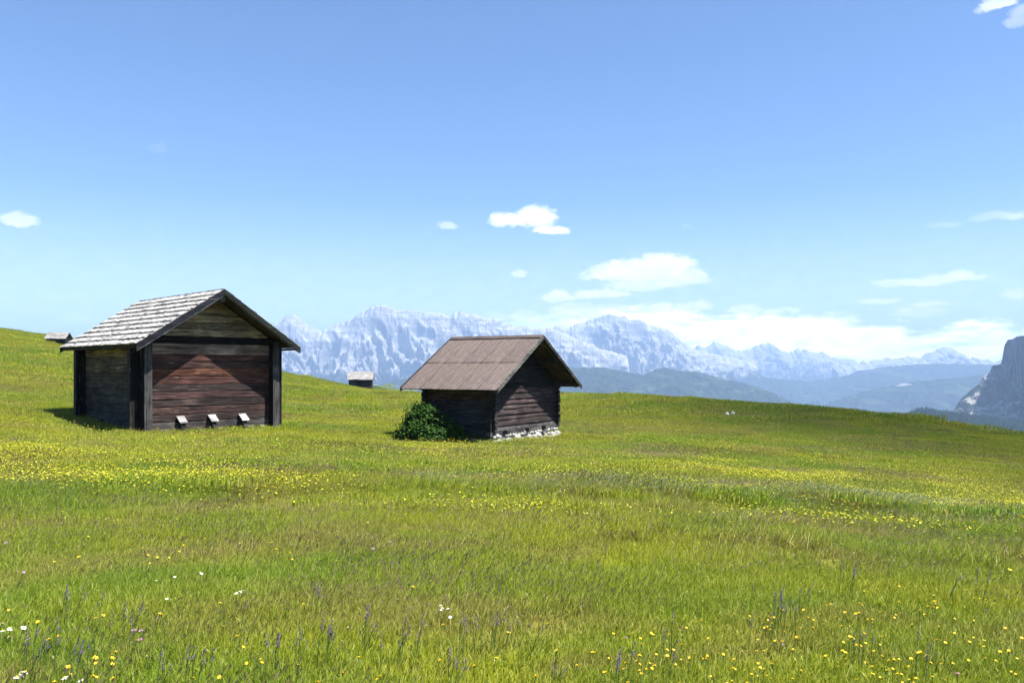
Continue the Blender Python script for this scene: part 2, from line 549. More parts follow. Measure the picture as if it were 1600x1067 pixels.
def rng_mesh(name, sil, D, W, zb, mat, seed, gully=0.30, cliff=0.5, gf=1.0, step_px=1.0, nv=150, rough=1.0, cfun=None, jag=1.0, back=0.12, kb=0.19, turn=None):
    """A mountain range: its crest stands at distance D, its front falls W metres towards us."""
    sil = np.array(sil, float)
    u = np.arange(sil[0, 0], sil[-1, 0], step_px)
    row = np.interp(u, sil[:, 0], sil[:, 1])
    row = row + jag * (2.6 * fbm(u / 15.0, 0 * u, 5, seed, 0.7) - 1.7 * (ridged(u / 12.0, 0 * u + 3.3, 4, seed + 1, 0.7) - 0.55))
    t = np.r_[-np.geomspace(back, back / 25, 14), np.linspace(0, 1, nv) ** 1.25]
    if turn is not None:
        D = np.array([turn(q_) for q_ in u])[None, :] * 1.0
    U, T = np.meshgrid(u, t)
    Rw = np.broadcast_to(row, U.shape)
    crest = (HOR - Rw) / F * D
    dd = D - W * np.maximum(T, 0) + D * np.maximum(-T, 0)
    yw = dd
    xw = (U - 800) / F * np.where(T < 0, dd, D)
    k = np.maximum(T, 0)
    p1 = np.where(k < kb, k / kb * cliff, cliff + (1 - cliff) * (1 - (1 - (k - kb) / (1 - kb)) ** 1.35))
    H = crest + (zb - crest) * p1
    sl = np.zeros_like(H)
    sl[1:] = np.cumsum(np.hypot(np.diff(dd, axis=0), np.diff(H, axis=0)), 0)
    L0 = 980.0 / gf
    wu, wt = xw / L0, sl / L0
    warp = 0.5 * fbm(wu * 0.6, wt * 0.5, 4, seed + 5)
    gul = ridged(wu + warp, wt * 0.95 + warp * 1.1, 7, seed + 2, 0.6)
    gul2 = ridged(wu * 3.1 - warp, wt * 2.8 + warp, 5, seed + 9, 0.62)
    ramp = sstep(k, 0.0, 0.13) * (1 - 0.45 * sstep(k, 0.5, 1.0))
    span = np.maximum(crest - zb, 50)
    H = H - gully * span * ramp * (1 - gul) * 0.8 - 0.16 * rough * span * ramp * (1 - gul2)
    yw = yw + gully * 0.35 * span * ramp * (1 - gul) + 0.2 * rough * span * ramp * (1 - gul2)
    q = 60.0
    zz = H / q + 0.8 * fbm(wu * 1.2, wt * 1.2, 3, seed + 3)
    fr = zz - np.floor(zz)
    H = H + rough * 0.45 * q * (sstep(fr, 0.25, 0.75) - fr) * sstep(k, 0.01, 0.06)
    H = np.where(T < 0, crest - np.maximum(-T, 0) * D * 0.9, H)
    if cfun is not None:
        H = cfun(U, T, H)
    return link(name, grid_mesh(name, xw, yw, H + EYE), mat, kind='structure')


R1 = [(330, 520), (370, 505), (400, 512), (420, 508), (433, 503), (446, 495), (455, 491), (468, 496), (480, 508), (492, 513), (503, 520),
      (510, 514), (522, 508), (534, 504), (546, 500), (560, 491), (575, 482), (588, 477), (597, 475), (606, 479), (622, 484), (645, 485),
      (668, 488), (690, 489), (703, 495), (709, 489), (718, 486), (728, 487), (735, 492), (752, 494), (775, 498), (790, 505), (806, 510),
      (822, 511), (845, 514), (860, 512), (880, 520), (905, 530), (940, 545), (980, 556)]
rng_mesh('mountain_range', R1, 9000, 3600, -420, m_rock, 3, gully=0.34, cliff=0.42, gf=1.2)
R2 = [(820, 522), (845, 514), (862, 511), (873, 507), (885, 512), (900, 506), (918, 501), (935, 495), (952, 491), (966, 492), (976, 494), (984, 500),
      (992, 498), (1002, 499), (1012, 506), (1022, 507), (1034, 512), (1048, 518), (1060, 528), (1072, 538), (1084, 544), (1100, 549), (1130, 556), (1180, 566)]
rng_mesh('mountain_range', R2, 11000, 4200, -450, m_rock, 21, gully=0.30, cliff=0.36, gf=1.1)
R3 = [(1060, 556), (1080, 546), (1090, 540), (1102, 541), (1110, 537), (1122, 535), (1136, 540), (1148, 547), (1162, 549), (1176, 543), (1188, 537), (1200, 535),
      (1210, 539), (1220, 548), (1232, 551), (1243, 546), (1256, 544), (1263, 549), (1272, 552), (1284, 549), (1296, 555), (1310, 561), (1330, 562), (1345, 567), (1380, 574), (1420, 580)]
rng_mesh('mountain_range', R3, 15500, 6000, -700, m_rock, 41, gully=0.26, cliff=0.30, gf=0.8)
R4 = [(1300, 574), (1340, 566), (1375, 561), (1405, 560), (1422, 556), (1437, 559), (1448, 551), (1456, 550), (1465, 544), (1478, 543), (1490, 545), (1502, 552), (1517, 561),
      (1530, 560), (1552, 564), (1600, 560), (1680, 566)]
rng_mesh('mountain_range', R4, 13500, 5200, -600, m_rock, 61, gully=0.22, cliff=0.22, gf=0.8)
Fh1 = [(380, 640), (440, 628), (500, 618), (560, 604), (600, 598), (640, 590), (700, 585), (780, 582), (860, 578), (887, 575), (915, 574), (945, 574), (975, 580), (1005, 586), (1025, 577), (1040, 574), (1060, 579), (1085, 580), (1125, 590), (1175, 602),
       (1200, 610), (1225, 622), (1250, 634), (1300, 655)]
rng_mesh('forest_foothill', Fh1, 6200, 2400, -620, m_forest, 81, gully=0.12, cliff=0.12, gf=1.4, rough=0.3, jag=0.5)
Fh2 = [(1090, 618), (1160, 596), (1200, 590), (1260, 596), (1310, 590), (1340, 580), (1375, 574), (1420, 570), (1470, 568), (1560, 570), (1700, 575)]
rng_mesh('forest_ridge', Fh2, 10200, 3300, -800, m_forest, 95, gully=0.12, cliff=0.10, gf=1.1, rough=0.3, jag=0.4)
Fh3 = [(1180, 660), (1240, 644), (1290, 632), (1320, 620), (1350, 611), (1385, 604), (1425, 596), (1470, 592), (1500, 590), (1550, 583), (1620, 578), (1700, 578)]
rng_mesh('forest_ridge', Fh3, 7400, 2600, -820, m_forest, 103, gully=0.14, cliff=0.12, gf=1.3, rough=0.3, jag=0.5)

# the near cliff at the right: a block with a real top and side
C1 = [(1484, 650), (1496, 632), (1502, 622), (1516, 610), (1530, 600), (1536, 588), (1541, 585), (1548, 579), (1550, 571), (1556, 570), (1563, 569), (1566, 560), (1568, 548), (1570, 538), (1575, 531), (1583, 529), (1588, 526),
      (1600, 524), (1640, 516), (1700, 506), (1800, 500), (1900, 520)]


def cliff_front(U, T, H):
    return H


rng_mesh('cliff_mountain', C1, 3300, 900, -210, m_cliff, 131, gully=0.20, cliff=0.52, gf=4.0, step_px=0.6, rough=0.45, jag=0.35, nv=170, back=0.25, kb=0.10, turn=lambda q_: 3300.0 - 6.5 * max(0.0, q_ - 1572.0) * (1 - 0.25 * max(0.0, q_ - 1650.0) / 250.0))
Fh4 = [(1360, 668), (1395, 662), (1412, 655), (1425, 648), (1440, 643), (1452, 644), (1462, 648), (1487, 650), (1520, 655), (1560, 660), (1600, 663), (1700, 668), (1800, 668)]
fo = rng_mesh('wooded_hill', Fh4, 2300, 1300, -330, m_forest, 151, gully=0.06, cliff=0.14, gf=2.0, rough=0.1, jag=0.4, step_px=1.5)

vx, vy = np.meshgrid(np.linspace(-15000, 15000, 60), np.linspace(-2500, 18500, 60))
link('valley_floor', grid_mesh('valley_floor', vx, vy, -860 + 40 * fbm(vx / 2500, vy / 2500, 3, 4)), m_forest, kind='structure')

# haze: one closed box of air round everything
m_haze, nt, out = material('haze')
pv = nt.new('ShaderNodeVolumePrincipled')
pv.inputs['Color'].default_value = (0.41, 0.605, 0.93, 1)
pv.inputs['Density'].default_value = 0.000098
pv.inputs['Anisotropy'].default_value = 0.0
nt.l.new(pv.outputs[0], out.inputs['Volume'])
link('haze', box(-15500, 15500, -3000, 19500, -960, 800), m_haze, kind='stuff')


# ---------------------------------------------------------------- instancing for growing stuff
def scatter(name, pts, rots, scl, idx, protos, **props):
    """One object: a point cloud whose modifier sets a tuft of PROTOS on every point."""
    me = bpy.data.meshes.new(name)
    me.vertices.add(len(pts))
    me.vertices.foreach_set('co', np.asarray(pts, np.float32).ravel())
    a = me.attributes.new('rot', 'FLOAT_VECTOR', 'POINT')
    a.data.foreach_set('vector', np.asarray(rots, np.float32).ravel())
    a = me.attributes.new('scl', 'FLOAT', 'POINT')
    a.data.foreach_set('value', np.asarray(scl, np.float32))
    a = me.attributes.new('idx', 'INT', 'POINT')
    a.data.foreach_set('value', np.asarray(idx, np.int32))
    o = link(name, me, None, **props)
    coll = bpy.data.collections.new(name + '_tufts')
    for i, m in enumerate(protos):
        po = bpy.data.objects.new('tuft_%02d' % i, m)
        coll.objects.link(po)
    g = bpy.data.node_groups.new(name, 'GeometryNodeTree')
    g.interface.new_socket('Geometry', in_out='INPUT', socket_type='NodeSocketGeometry')
    g.interface.new_socket('Geometry', in_out='OUTPUT', socket_type='NodeSocketGeometry')
    N = g.nodes
    gi, go = N.new('NodeGroupInput'), N.new('NodeGroupOutput')
    ip = N.new('GeometryNodeInstanceOnPoints')
    ci = N.new('GeometryNodeCollectionInfo')
    ci.inputs['Collection'].default_value = coll
    ci.inputs['Separate Children'].default_value = True
    ci.inputs['Reset Children'].default_value = True

    def attr(nm, ty):
        n = N.new('GeometryNodeInputNamedAttribute')
        n.data_type = ty
        n.inputs[0].default_value = nm
        return n.outputs[0]
    L = g.links
    L.new(gi.outputs[0], ip.inputs['Points'])
    L.new(ci.outputs[0], ip.inputs['Instance'])
    ip.inputs['Pick Instance'].default_value = True
    L.new(attr('idx', 'INT'), ip.inputs['Instance Index'])
    e2r = N.new('FunctionNodeEulerToRotation')
    L.new(attr('rot', 'FLOAT_VECTOR'), e2r.inputs[0])
    L.new(e2r.outputs[0], ip.inputs['Rotation'])
    L.new(attr('scl', 'FLOAT'), ip.inputs['Scale'])
    L.new(ip.outputs[0], go.inputs[0])
    mod = o.modifiers.new('growth', 'NODES')
    mod.node_group = g
    return o


def mesh_arrays(name, co, faces3, mats, attrs=None, mat_idx=None):
    me = bpy.data.meshes.new(name)
    me.vertices.add(len(co))
    me.vertices.foreach_set('co', np.asarray(co, np.float32).ravel())
    f = np.asarray(faces3, np.int32)
    me.loops.add(f.size)
    me.loops.foreach_set('vertex_index', f.ravel())
    me.polygons.add(len(f))
    me.polygons.foreach_set('loop_start', (np.arange(len(f)) * f.shape[1]).astype(np.int32))
    if mat_idx is not None:
        me.polygons.foreach_set('material_index', np.asarray(mat_idx, np.int32))
    for k, v in (attrs or {}).items():
        a = me.attributes.new(k, 'FLOAT', 'POINT')
        a.data.foreach_set('value', np.asarray(v, np.float32))
    me.update()
    me.validate()
    for m in mats:
        me.materials.append(m)
    return me


def blades(n, size, hmin, hmax, wid, rng, lean=0.42, wind=0.12, leafy=0.0, cluster=0.0):
    """Triangulated blades rooted on a size x size patch; returns co, tris, rnd, hgt."""
    bx = rng.uniform(-size / 2, size / 2, n)
    by = rng.uniform(-size / 2, size / 2, n)
    h = rng.uniform(0, 1, n) ** 1.4 * (hmax - hmin) + hmin
    az = rng.uniform(0, 2 * np.pi, n)
    wd = wid * rng.uniform(0.6, 1.4, n)
    ln = lean * rng.uniform(0.2, 1.6, n) * h
    dirx, diry = np.cos(az), np.sin(az)
    lx, ly = dirx * ln + wind * h * rng.uniform(0.5, 1.5, n), diry * ln
    lf = rng.uniform(0, 1, n) < leafy
    wd = np.where(lf, wd * 4.6, wd)
    h = np.where(lf, h * 0.55, h)
    fa = rng.uniform(0, np.pi, n)
    sx, sy = np.cos(fa) * wd / 2, np.sin(fa) * wd / 2
    ts = [0.0, 0.4, 0.75, 1.0]
    ws = [0.8, 1.0, 0.7, 0.0]
    co = np.zeros((n, 7, 3))
    ht = np.zeros((n, 7))
    k = 0
    for t, ww in zip(ts, ws):
        cx, cy_ = bx + lx * t * t, by + ly * t * t
        cz = h * t * (1 - 0.18 * t * lean * 2) - 0.03 * (t == 0)
        if ww > 0:
            co[:, k] = np.stack([cx - sx * ww, cy_ - sy * ww, cz], -1)
            co[:, k + 1] = np.stack([cx + sx * ww, cy_ + sy * ww, cz], -1)
            ht[:, k] = ht[:, k + 1] = t
            k += 2
        else:
            co[:, k] = np.stack([cx, cy_, cz], -1)
            ht[:, k] = t
    base = (np.arange(n) * 7)[:, None, None]
    tr = np.array([[0, 1, 3], [0, 3, 2], [2, 3, 5], [2, 5, 4], [4, 5, 6]])[None] + base
    rnd = np.repeat(rng.uniform(0, 1, n), 7)
    return co.reshape(-1, 3), tr.reshape(-1, 3), rnd, ht.ravel()


m_grass, nt, out = material('grass_blade')
gn = nt.new('ShaderNodeGroup')
gn.node_tree = MEADOW
ar = nt.new('ShaderNodeAttribute', attribute_name='rnd')
ah = nt.new('ShaderNodeAttribute', attribute_name='hgt')
c = gn.outputs[0]
c = nt.mix(nt.smooth(ar.outputs['Fac'], 0.0, 0.45, 0.85, 0.0), c, (0.030, 0.078, 0.010))
c = nt.mix(nt.smooth(ar.outputs['Fac'], 0.62, 0.85, 0.0, 0.65), c, (0.34, 0.38, 0.06))
c = nt.mix(nt.smooth(ar.outputs['Fac'], 0.93, 0.97, 0.0, 0.6), c, (0.38, 0.33, 0.14))
c = nt.mix(nt.math('MULTIPLY', nt.smooth(ah.outputs['Fac'], 0.6, 1.0), 0.22), c, (0.30, 0.26, 0.08))
df = nt.new('ShaderNodeBsdfDiffuse')
nt.l.new(c, df.inputs[0])
geo = nt.new('ShaderNodeNewGeometry')
vm = nt.new('ShaderNodeVectorMath', operation='ADD')
nt.l.new(geo.outputs['Normal'], vm.inputs[0])
vm.inputs[1].default_value = (0, 0, 0.9)
vn = nt.new('ShaderNodeVectorMath', operation='NORMALIZE')
nt.l.new(vm.outputs[0], vn.inputs[0])
nt.l.new(vn.outputs[0], df.inputs['Normal'])
tl = nt.new('ShaderNodeBsdfTranslucent')
nt.l.new(nt.mix(0.35, c, (0.30, 0.42, 0.02)), tl.inputs[0])
gl = nt.new('ShaderNodeBsdfGlossy')
gl.inputs['Roughness'].default_value = 0.45
gl.inputs[0].default_value = (0.5, 0.5, 0.4, 1)
s1 = nt.new('ShaderNodeMixShader')
s1.inputs[0].default_value = 0.38
nt.l.new(df.outputs[0], s1.inputs[1])
nt.l.new(tl.outputs[0], s1.inputs[2])
s2 = nt.new('ShaderNodeMixShader')
s2.inputs[0].default_value = 0.03
nt.l.new(s1.outputs[0], s2.inputs[1])
nt.l.new(gl.outputs[0], s2.inputs[2])
nt.l.new(s2.outputs[0], out.inputs['Surface'])


def leaf_mat(name, col, trans=0.3, var=None, rough=0.5, gloss=0.04):
    m, nt, out = material(name)
    c = (*col, 1)
    if var is not None:
        a = nt.new('ShaderNodeAttribute', attribute_name='rnd')
        c = nt.mix(a.outputs['Fac'], col, var)
    df = nt.new('ShaderNodeBsdfDiffuse')
    nt.put(df.inputs[0], c)
    tl = nt.new('ShaderNodeBsdfTranslucent')
    nt.put(tl.inputs[0], c)
    gl = nt.new('ShaderNodeBsdfGlossy')
    gl.inputs['Roughness'].default_value = rough
    a = nt.new('ShaderNodeMixShader')
    a.inputs[0].default_value = trans
    nt.l.new(df.outputs[0], a.inputs[1])
    nt.l.new(tl.outputs[0], a.inputs[2])
    b = nt.new('ShaderNodeMixShader')
    b.inputs[0].default_value = gloss
    nt.l.new(a.outputs[0], b.inputs[1])
    nt.l.new(gl.outputs[0], b.inputs[2])
    nt.l.new(b.outputs[0], out.inputs['Surface'])
    return m


m_seed = leaf_mat('seed_head', (0.20, 0.130, 0.095), 0.3, (0.24, 0.135, 0.135))
m_pale = leaf_mat('pale_grass', (0.36, 0.36, 0.20), 0.35, (0.28, 0.36, 0.16))
m_yel = leaf_mat('yellow_petal', (0.60, 0.56, 0.015), 0.3, (0.56, 0.58, 0.03))
m_org = leaf_mat('orange_petal', (0.80, 0.46, 0.012), 0.25, (0.80, 0.56, 0.015))
m_pur = leaf_mat('violet_petal', (0.030, 0.018, 0.075), 0.1, (0.075, 0.045, 0.115))
m_whi = leaf_mat('white_petal', (0.80, 0.80, 0.78), 0.25)
m_pnk = leaf_mat('pink_petal', (0.58, 0.30, 0.48), 0.25, (0.70, 0.45, 0.62))
m_stm = leaf_mat('flower_stem', (0.09, 0.15, 0.03), 0.2)


def patch(name, n, size, hmin, hmax, wid, seed, **kw):
    co, tr, rnd, ht = blades(n, size, hmin, hmax, wid, np.random.default_rng(seed), **kw)
    return mesh_arrays(name, co, tr, [m_grass], {'rnd': rnd, 'hgt': ht})


def seed_patch(name, n, size, hmin, hmax, seed, mat, wid=0.004, head=0.05):
    rng = np.random.default_rng(seed)
    V, T, M, Rn = [], [], [], []
    for i in range(n):
        x, y = rng.uniform(-size / 2, size / 2, 2)
        h = rng.uniform(hmin, hmax)
        lx, ly = h * rng.uniform(0.1, 0.55), h * rng.uniform(-0.2, 0.2)
        r = rng.uniform()
        fa = rng.uniform(0, np.pi)
        sx, sy = np.cos(fa), np.sin(fa)
        b = len(V)
        pts = []
        for t, ww in ((0, wid * .5), (0.6, wid * .4), (0.84, wid * .4)):
            for s in (-1, 1):
                V.append((x + lx * t * t + s * sx * ww, y + ly * t * t + s * sy * ww, h * t))
        T += [(b, b + 1, b + 3), (b, b + 3, b + 2), (b + 2, b + 3, b + 5), (b + 2, b + 5, b + 4)]
        M += [1] * 4
        # the head: two crossed spindles
        for q in (0, 1):
            a2 = fa + q * 1.5
            hx, hy = np.cos(a2) * wid * 1.5, np.sin(a2) * wid * 1.5
            b2 = len(V)
            p0 = (x + lx * .66, y + ly * .66, h * 0.81)
            p1 = (x + lx * 1.02, y + ly * 1.0, h)
            mx = ((p0[0] + p1[0]) / 2, (p0[1] + p1[1]) / 2, (p0[2] + p1[2]) / 2)
            V += [p0, (mx[0] + hx, mx[1] + hy, mx[2]), p1, (mx[0] - hx, mx[1] - hy, mx[2])]
            T += [(b2, b2 + 1, b2 + 2), (b2, b2 + 2, b2 + 3)]
            M += [0] * 2
        Rn += [r] * (len(V) - b)
    return mesh_arrays(name, V, T, [mat, m_grass], {'rnd': Rn, 'hgt': [0.9] * len(V)}, M)


def stem_geo(h, lx, ly, wd=0.0025):
    V, T = [], []
    n = 4
    for i in range(n):
        t = i / (n - 1)
        for s in (0, 1, 2):
            a = s * 2.094
            V.append((lx * t * t + math.cos(a) * wd, ly * t * t + math.sin(a) * wd, h * t))
    for i in range(n - 1):
        for s in range(3):
            a, b = i * 3 + s, i * 3 + (s + 1) % 3
            T += [(a, b, b + 3), (a, b + 3, a + 3)]
    return V, T


def flower(kind, seed, big=1.0):
    rng = np.random.default_rng(seed)
    h = rng.uniform(0.11, 0.19)
    lx, ly = rng.uniform(0.0, 0.05), rng.uniform(-0.02, 0.02)
    if kind == 'spike':
        h += 0.04
    V, T = stem_geo(h, lx, ly, 0.0022 * big)
    M = [1] * len(T)
    c = Vector((lx, ly, h))
    nrm = Vector((rng.uniform(-.35, .35), rng.uniform(-.55, .1), 1)).normalized()
    q = Vector((0, 0, 1)).rotation_difference(nrm)
    if kind in ('yellow', 'orange', 'daisy'):
        npet = {'yellow': 9, 'orange': 11, 'daisy': 13}[kind]
        R = {'yellow': 0.016, 'orange': 0.0125, 'daisy': 0.015}[kind] * big * rng.uniform(0.85, 1.15)
        for i in range(npet):
            a = 2 * math.pi * (i + rng.uniform(-.15, .15)) / npet
            cup = rng.uniform(0.1, 0.55) if kind != 'daisy' else rng.uniform(-.2, .15)
            r2 = R * rng.uniform(.92, 1.05)
            da = 0.36 if kind != 'daisy' else 0.2
            pts = [Vector((0, 0, 0)), Vector((math.cos(a - da) * r2 * .75, math.sin(a - da) * r2 * .75, r2 * cup * .6)),
                   Vector((math.cos(a) * r2, math.sin(a) * r2, r2 * cup)), Vector((math.cos(a + da) * r2 * .75, math.sin(a + da) * r2 * .75, r2 * cup * .6))]
            b = len(V)
            V += [tuple(c + q @ p) for p in pts]
            T += [(b, b + 1, b + 2), (b, b + 2, b + 3)]
            M += [0, 0]
        b = len(V)
        rc = R * (0.34 if kind == 'daisy' else 0.28)
        V += [tuple(c + q @ Vector((math.cos(i * 1.047) * rc, math.sin(i * 1.047) * rc, 0.004 * big))) for i in range(6)]
        V += [tuple(c + q @ Vector((0, 0, 0.008 * big)))]
        for i in range(6):
            T.append((b + i, b + (i + 1) % 6, b + 6))
            M.append(2)
        # green cup under the head
        b = len(V)
        V += [tuple(c + q @ Vector((math.cos(i * 2.094) * rc, math.sin(i * 2.094) * rc, 0.0))) for i in range(3)] + [tuple(c - q @ Vector((0, 0, 0.012)))]
        T += [(b, b + 1, b + 3), (b + 1, b + 2, b + 3), (b + 2, b, b + 3)]
        M += [1] * 3
    elif kind == 'spike':
        L = rng.uniform(0.05, 0.085)
        for i in range(int(L * 260 * big)):
            t = rng.uniform()
            a = rng.uniform(0, 6.283)
            r = 0.008 * (1.15 - t) * big
            p = c + Vector((lx * 0.6 * t, 0, -L * .1 + t * L))
            o = p + Vector((math.cos(a) * r, math.sin(a) * r, rng.uniform(.001, .006)))
            tip = o + Vector((math.cos(a) * .006, math.sin(a) * .006, -.003))
            s = Vector((-math.sin(a), math.cos(a), 0)) * .0042
            b = len(V)
            V += [tuple(o - s), tuple(o + s), tuple(tip), tuple(p + Vector((0, 0, .004)))]
            T += [(b, b + 1, b + 2), (b, b + 3, b + 1)]
            M += [0, 0]
    else:  # thistle pompom
        for i in range(40):
            d = Vector((rng.normal(), rng.normal(), abs(rng.normal()) * 1.2)).normalized()
            s = d.orthogonal().normalized() * .003
            b = len(V)
            V += [tuple(c - s), tuple(c + s), tuple(c + d * 0.014 * rng.uniform(.8, 1.1))]
            T += [(b, b + 1, b + 2)]
            M += [0]
    mats = {'yellow': m_yel, 'orange': m_org, 'daisy': m_whi, 'spike': m_pur, 'thistle': m_pnk}[kind]
    rn = [rng.uniform()] * len(V)
    return mesh_arrays(kind + '_flower', V, T, [mats, m_stm, m_org], {'rnd': rn}, M)


# building footprints kept clear of grass (centre axis x, y, angle, x0, x1, y0, y1)
A1 = math.atan2(0.72, 0.69)
A2 = math.atan2(0.859, 0.512)
H1 = (-9.66, 25.555)
H2 = (0.35, 28.435)
FOOT = [(H1, A1, -2.12, 2.12, 0.04, 4.86), (H2, A2, -1.98, 2.55, 0.05, 2.62)]


def outside(x, y, grow=0.0):
    ok = np.ones(len(x), bool)
    for (c0_, a, x0, x1, y0, y1) in FOOT:
        dx, dy = x - c0_[0], y - c0_[1]
        u = dx * math.cos(a) + dy * math.sin(a)
        v = -dx * math.sin(a) + dy * math.cos(a)
        ok &= ~((u > x0 - grow) & (u < x1 + grow) & (v > y0 - grow) & (v < y1 + grow))
    return ok


def sample(d0, d1, dens, amax=0.70, extra=1.0, seed=1):
    """Random ground points between two distances ahead, DENS per square metre, inside the field seen (plus a margin)."""
    rng = np.random.default_rng(seed)
    c = 1.0 / math.sqrt(dens)
    hw = amax * d1 + extra
    gx, gy = np.meshgrid(np.arange(-hw, hw, c), np.arange(d0, d1, c))
    x = (gx + rng.uniform(0, c, gx.shape)).ravel()
    y = (gy + rng.uniform(0, c, gy.shape)).ravel()
    k = np.abs(x) < amax * y + extra
    x, y = x[k], y[k]
    return x, y, rng


def rotations(x, y, rng, spin=0.6):
    e = 0.25
    z0 = ground(x, y)
    gx = (ground(x + e, y) - z0) / e
    gy = (ground(x, y + e) - z0) / e
    rz = rng.uniform(-spin, spin, len(x))
    # tilt about the world axes to follow the slope, spin first
    rx, ry = np.arctan(gy), -np.arctan(gx)
    return z0, np.stack([rx * np.cos(rz) + ry * np.sin(rz) * 0 + 0 * rz, ry, rz], -1)


def field(name, x, y, rng, protos, scale=(0.85, 1.2), spin=0.6, tilt=True, dz=0.0, **props):
    if tilt:
        z, R = rotations(x, y, rng, spin)
    else:
        z = ground(x, y)
        R = np.stack([0 * x, 0 * x, rng.uniform(-math.pi, math.pi, len(x)) if spin > 3 else rng.uniform(-spin, spin, len(x))], -1)
    P = np.stack([x, y, z + dz], -1)
    return scatter(name, P, R, rng.uniform(*scale, len(x)), rng.integers(0, len(protos), len(x)), protos, **props)


# near, middle and far turf ------------------------------------------------------
near_p = [patch('turf_near', 6500, 1.0, 0.025, 0.105, 0.0021, 100 + i, leafy=0.16) for i in range(8)]
mid_p = [patch('turf_mid', 5200, 2.0, 0.03, 0.13, 0.0060, 200 + i, leafy=0.06) for i in range(6)]
far_p = [patch('turf_far', 5000, 5.0, 0.05, 0.17, 0.016, 300 + i) for i in range(5)]
x, y, rng = sample(1.2, 13.0, 3.0, 0.72, 4.0, 1)
field('meadow_grass', x, y, rng, near_p, label='sunlit tufted meadow grass around the two huts', category='grass', kind='stuff')
x, y, rng = sample(12.0, 46.0, 1.15, 0.74, 4.5, 2)
k = outside(x, y, 0.72)
x, y = x[k], y[k]
field('meadow_grass', x, y, rng, mid_p, label='green and yellow meadow grass on the middle slope', category='grass', kind='stuff')
x, y, rng = sample(43.0, 160.0, 0.26, 0.78, 6.0, 3)
rc = np.interp(800 + F * x / y, CR_C, CR_D)
k = y < rc + 12
x, y = x[k], y[k]
field('meadow_grass', x, y, rng, far_p, label='far meadow grass up to the skyline of the hill', category='grass', kind='stuff')
# small tufts close against the walls
tuft_p = [patch('turf_edge', 70, 0.22, 0.06, 0.22, 0.006, 400 + i) for i in range(6)]
x, y, rng = sample(21.0, 34.0, 14.0, 0.72, 1.0, 4)
k = outside(x, y, -0.02) & ~outside(x, y, 0.95)
x, y = x[k], y[k]
field('tall_grass', x, y, rng, tuft_p, label='taller grass tufts growing against the foot of the huts', category='grass', kind='stuff')

# brown-violet seed heads in drifts
sd_near = [seed_patch('seed_near', 210, 1.0, 0.10, 0.22, 500 + i, m_seed, 0.0018) for i in range(6)]
sd_mid = [seed_patch('seed_mid', 300, 2.0, 0.10, 0.21, 520 + i, m_seed, 0.0045) for i in range(5)]
x, y, rng = sample(3.0, 13.0, 1.5, 0.72, 0.6, 5)
dn = 0.12 + fbm(x * 0.30, y * 0.45, 3, 77) + 0.5 * np.exp(-((y - bank_line(x) + 2.2) / 1.6) ** 2) - 0.35 * sstep(x / y, -0.2, 0.6) * 0
k = dn > rng.uniform(-0.25, 0.6, len(x))
field('seed_heads', x[k], y[k], rng, sd_near, label='brown violet grass seed heads in drifts across the foreground', category='grass', kind='stuff')
x, y, rng = sample(12.5, 80.0, 0.42, 0.72, 1.0, 6)
dn = fbm(x * 0.16, y * 0.22, 3, 78)
rc = np.interp(800 + F * x / y, CR_C, CR_D)
k = (dn + 0.25 * sstep(y / rc, 0.6, 1.0) > rng.uniform(-0.1, 0.6, len(x))) & (y < rc + 6) & outside(x, y, 0.8)
field('seed_heads', x[k], y[k], rng, sd_mid, label='reddish grass seed heads on the far slope', category='grass', kind='stuff')
# pale tall grass along the bank
pl_p = [seed_patch('pale_tall', 60, 0.7, 0.12, 0.24, 540 + i, m_pale, 0.0024) for i in range(5)]
rng = np.random.default_rng(9)
n = 240
x = rng.uniform(-9, 9.5, n)
y = bank_line(x) + rng.normal(0.75, 0.35, n)
k = (rng.uniform(size=n) < 0.15 + 0.75 * sstep(x, -4, 5)) & (np.abs(x) < 0.75 * y)
field('pale_grass', x[k], y[k], rng, pl_p, label='pale tall grass along the low bank crossing the meadow', category='grass', kind='stuff')

tus_p = [patch('tussock', 420, 0.45, 0.10, 0.27, 0.0042, 430 + i, leafy=0.15) for i in range(4)]
rng = np.random.default_rng(19)
x = np.r_[rng.uniform(-7, -4.5, 26), rng.normal(-1.6, .5, 12), rng.uniform(-8, 9, 60), rng.uniform(0.5, 7, 30)]
y = np.r_[bank_line(x[:98]) - rng.uniform(0, .8, 98), rng.uniform(7, 10, 30)]
k = np.abs(x) < 0.72 * y
field('grass_tussock', x[k], y[k], rng, tus_p, label='darker green tussocks of longer grass along the low bank', category='grass', kind='stuff')

# ---------------------------------------------------------------- flowers
fl_y = [flower('yellow', 600 + i) for i in range(6)]
fl_o = [flower('orange', 620 + i) for i in range(6)]
fl_s = [flower('spike', 640 + i) for i in range(6)]
fl_d = [flower('daisy', 660 + i) for i in range(4)]
fl_t = [flower('thistle', 680 + i) for i in range(3)]
fl_y2 = [flower('yellow', 700 + i, 1.0) for i in range(4)]


def yellow_density(x, y):
    col = 800 + F * x / y
    row = HOR - (ground(x, y) - EYE) / y * F
    cen = np.interp(col, [-200, 0, 250, 500, 800, 1100, 1300, 1600], [735, 728, 745, 768, 782, 772, 790, 815])
    wid = np.interp(col, [-200, 0, 400, 900, 1300, 1600], [30, 32, 24, 30, 38, 30])
    d = 2.4 * np.exp(-((row - cen) / wid) ** 2)
    d = d + 0.85 * sstep(y, 16, 22) * (1 - 0.75 * sstep(col, 1250, 1500))
    return d * np.clip(0.55 + 1.1 * fbm(x * 0.22, y * 0.3, 4, 44), 0.02, 1.6)


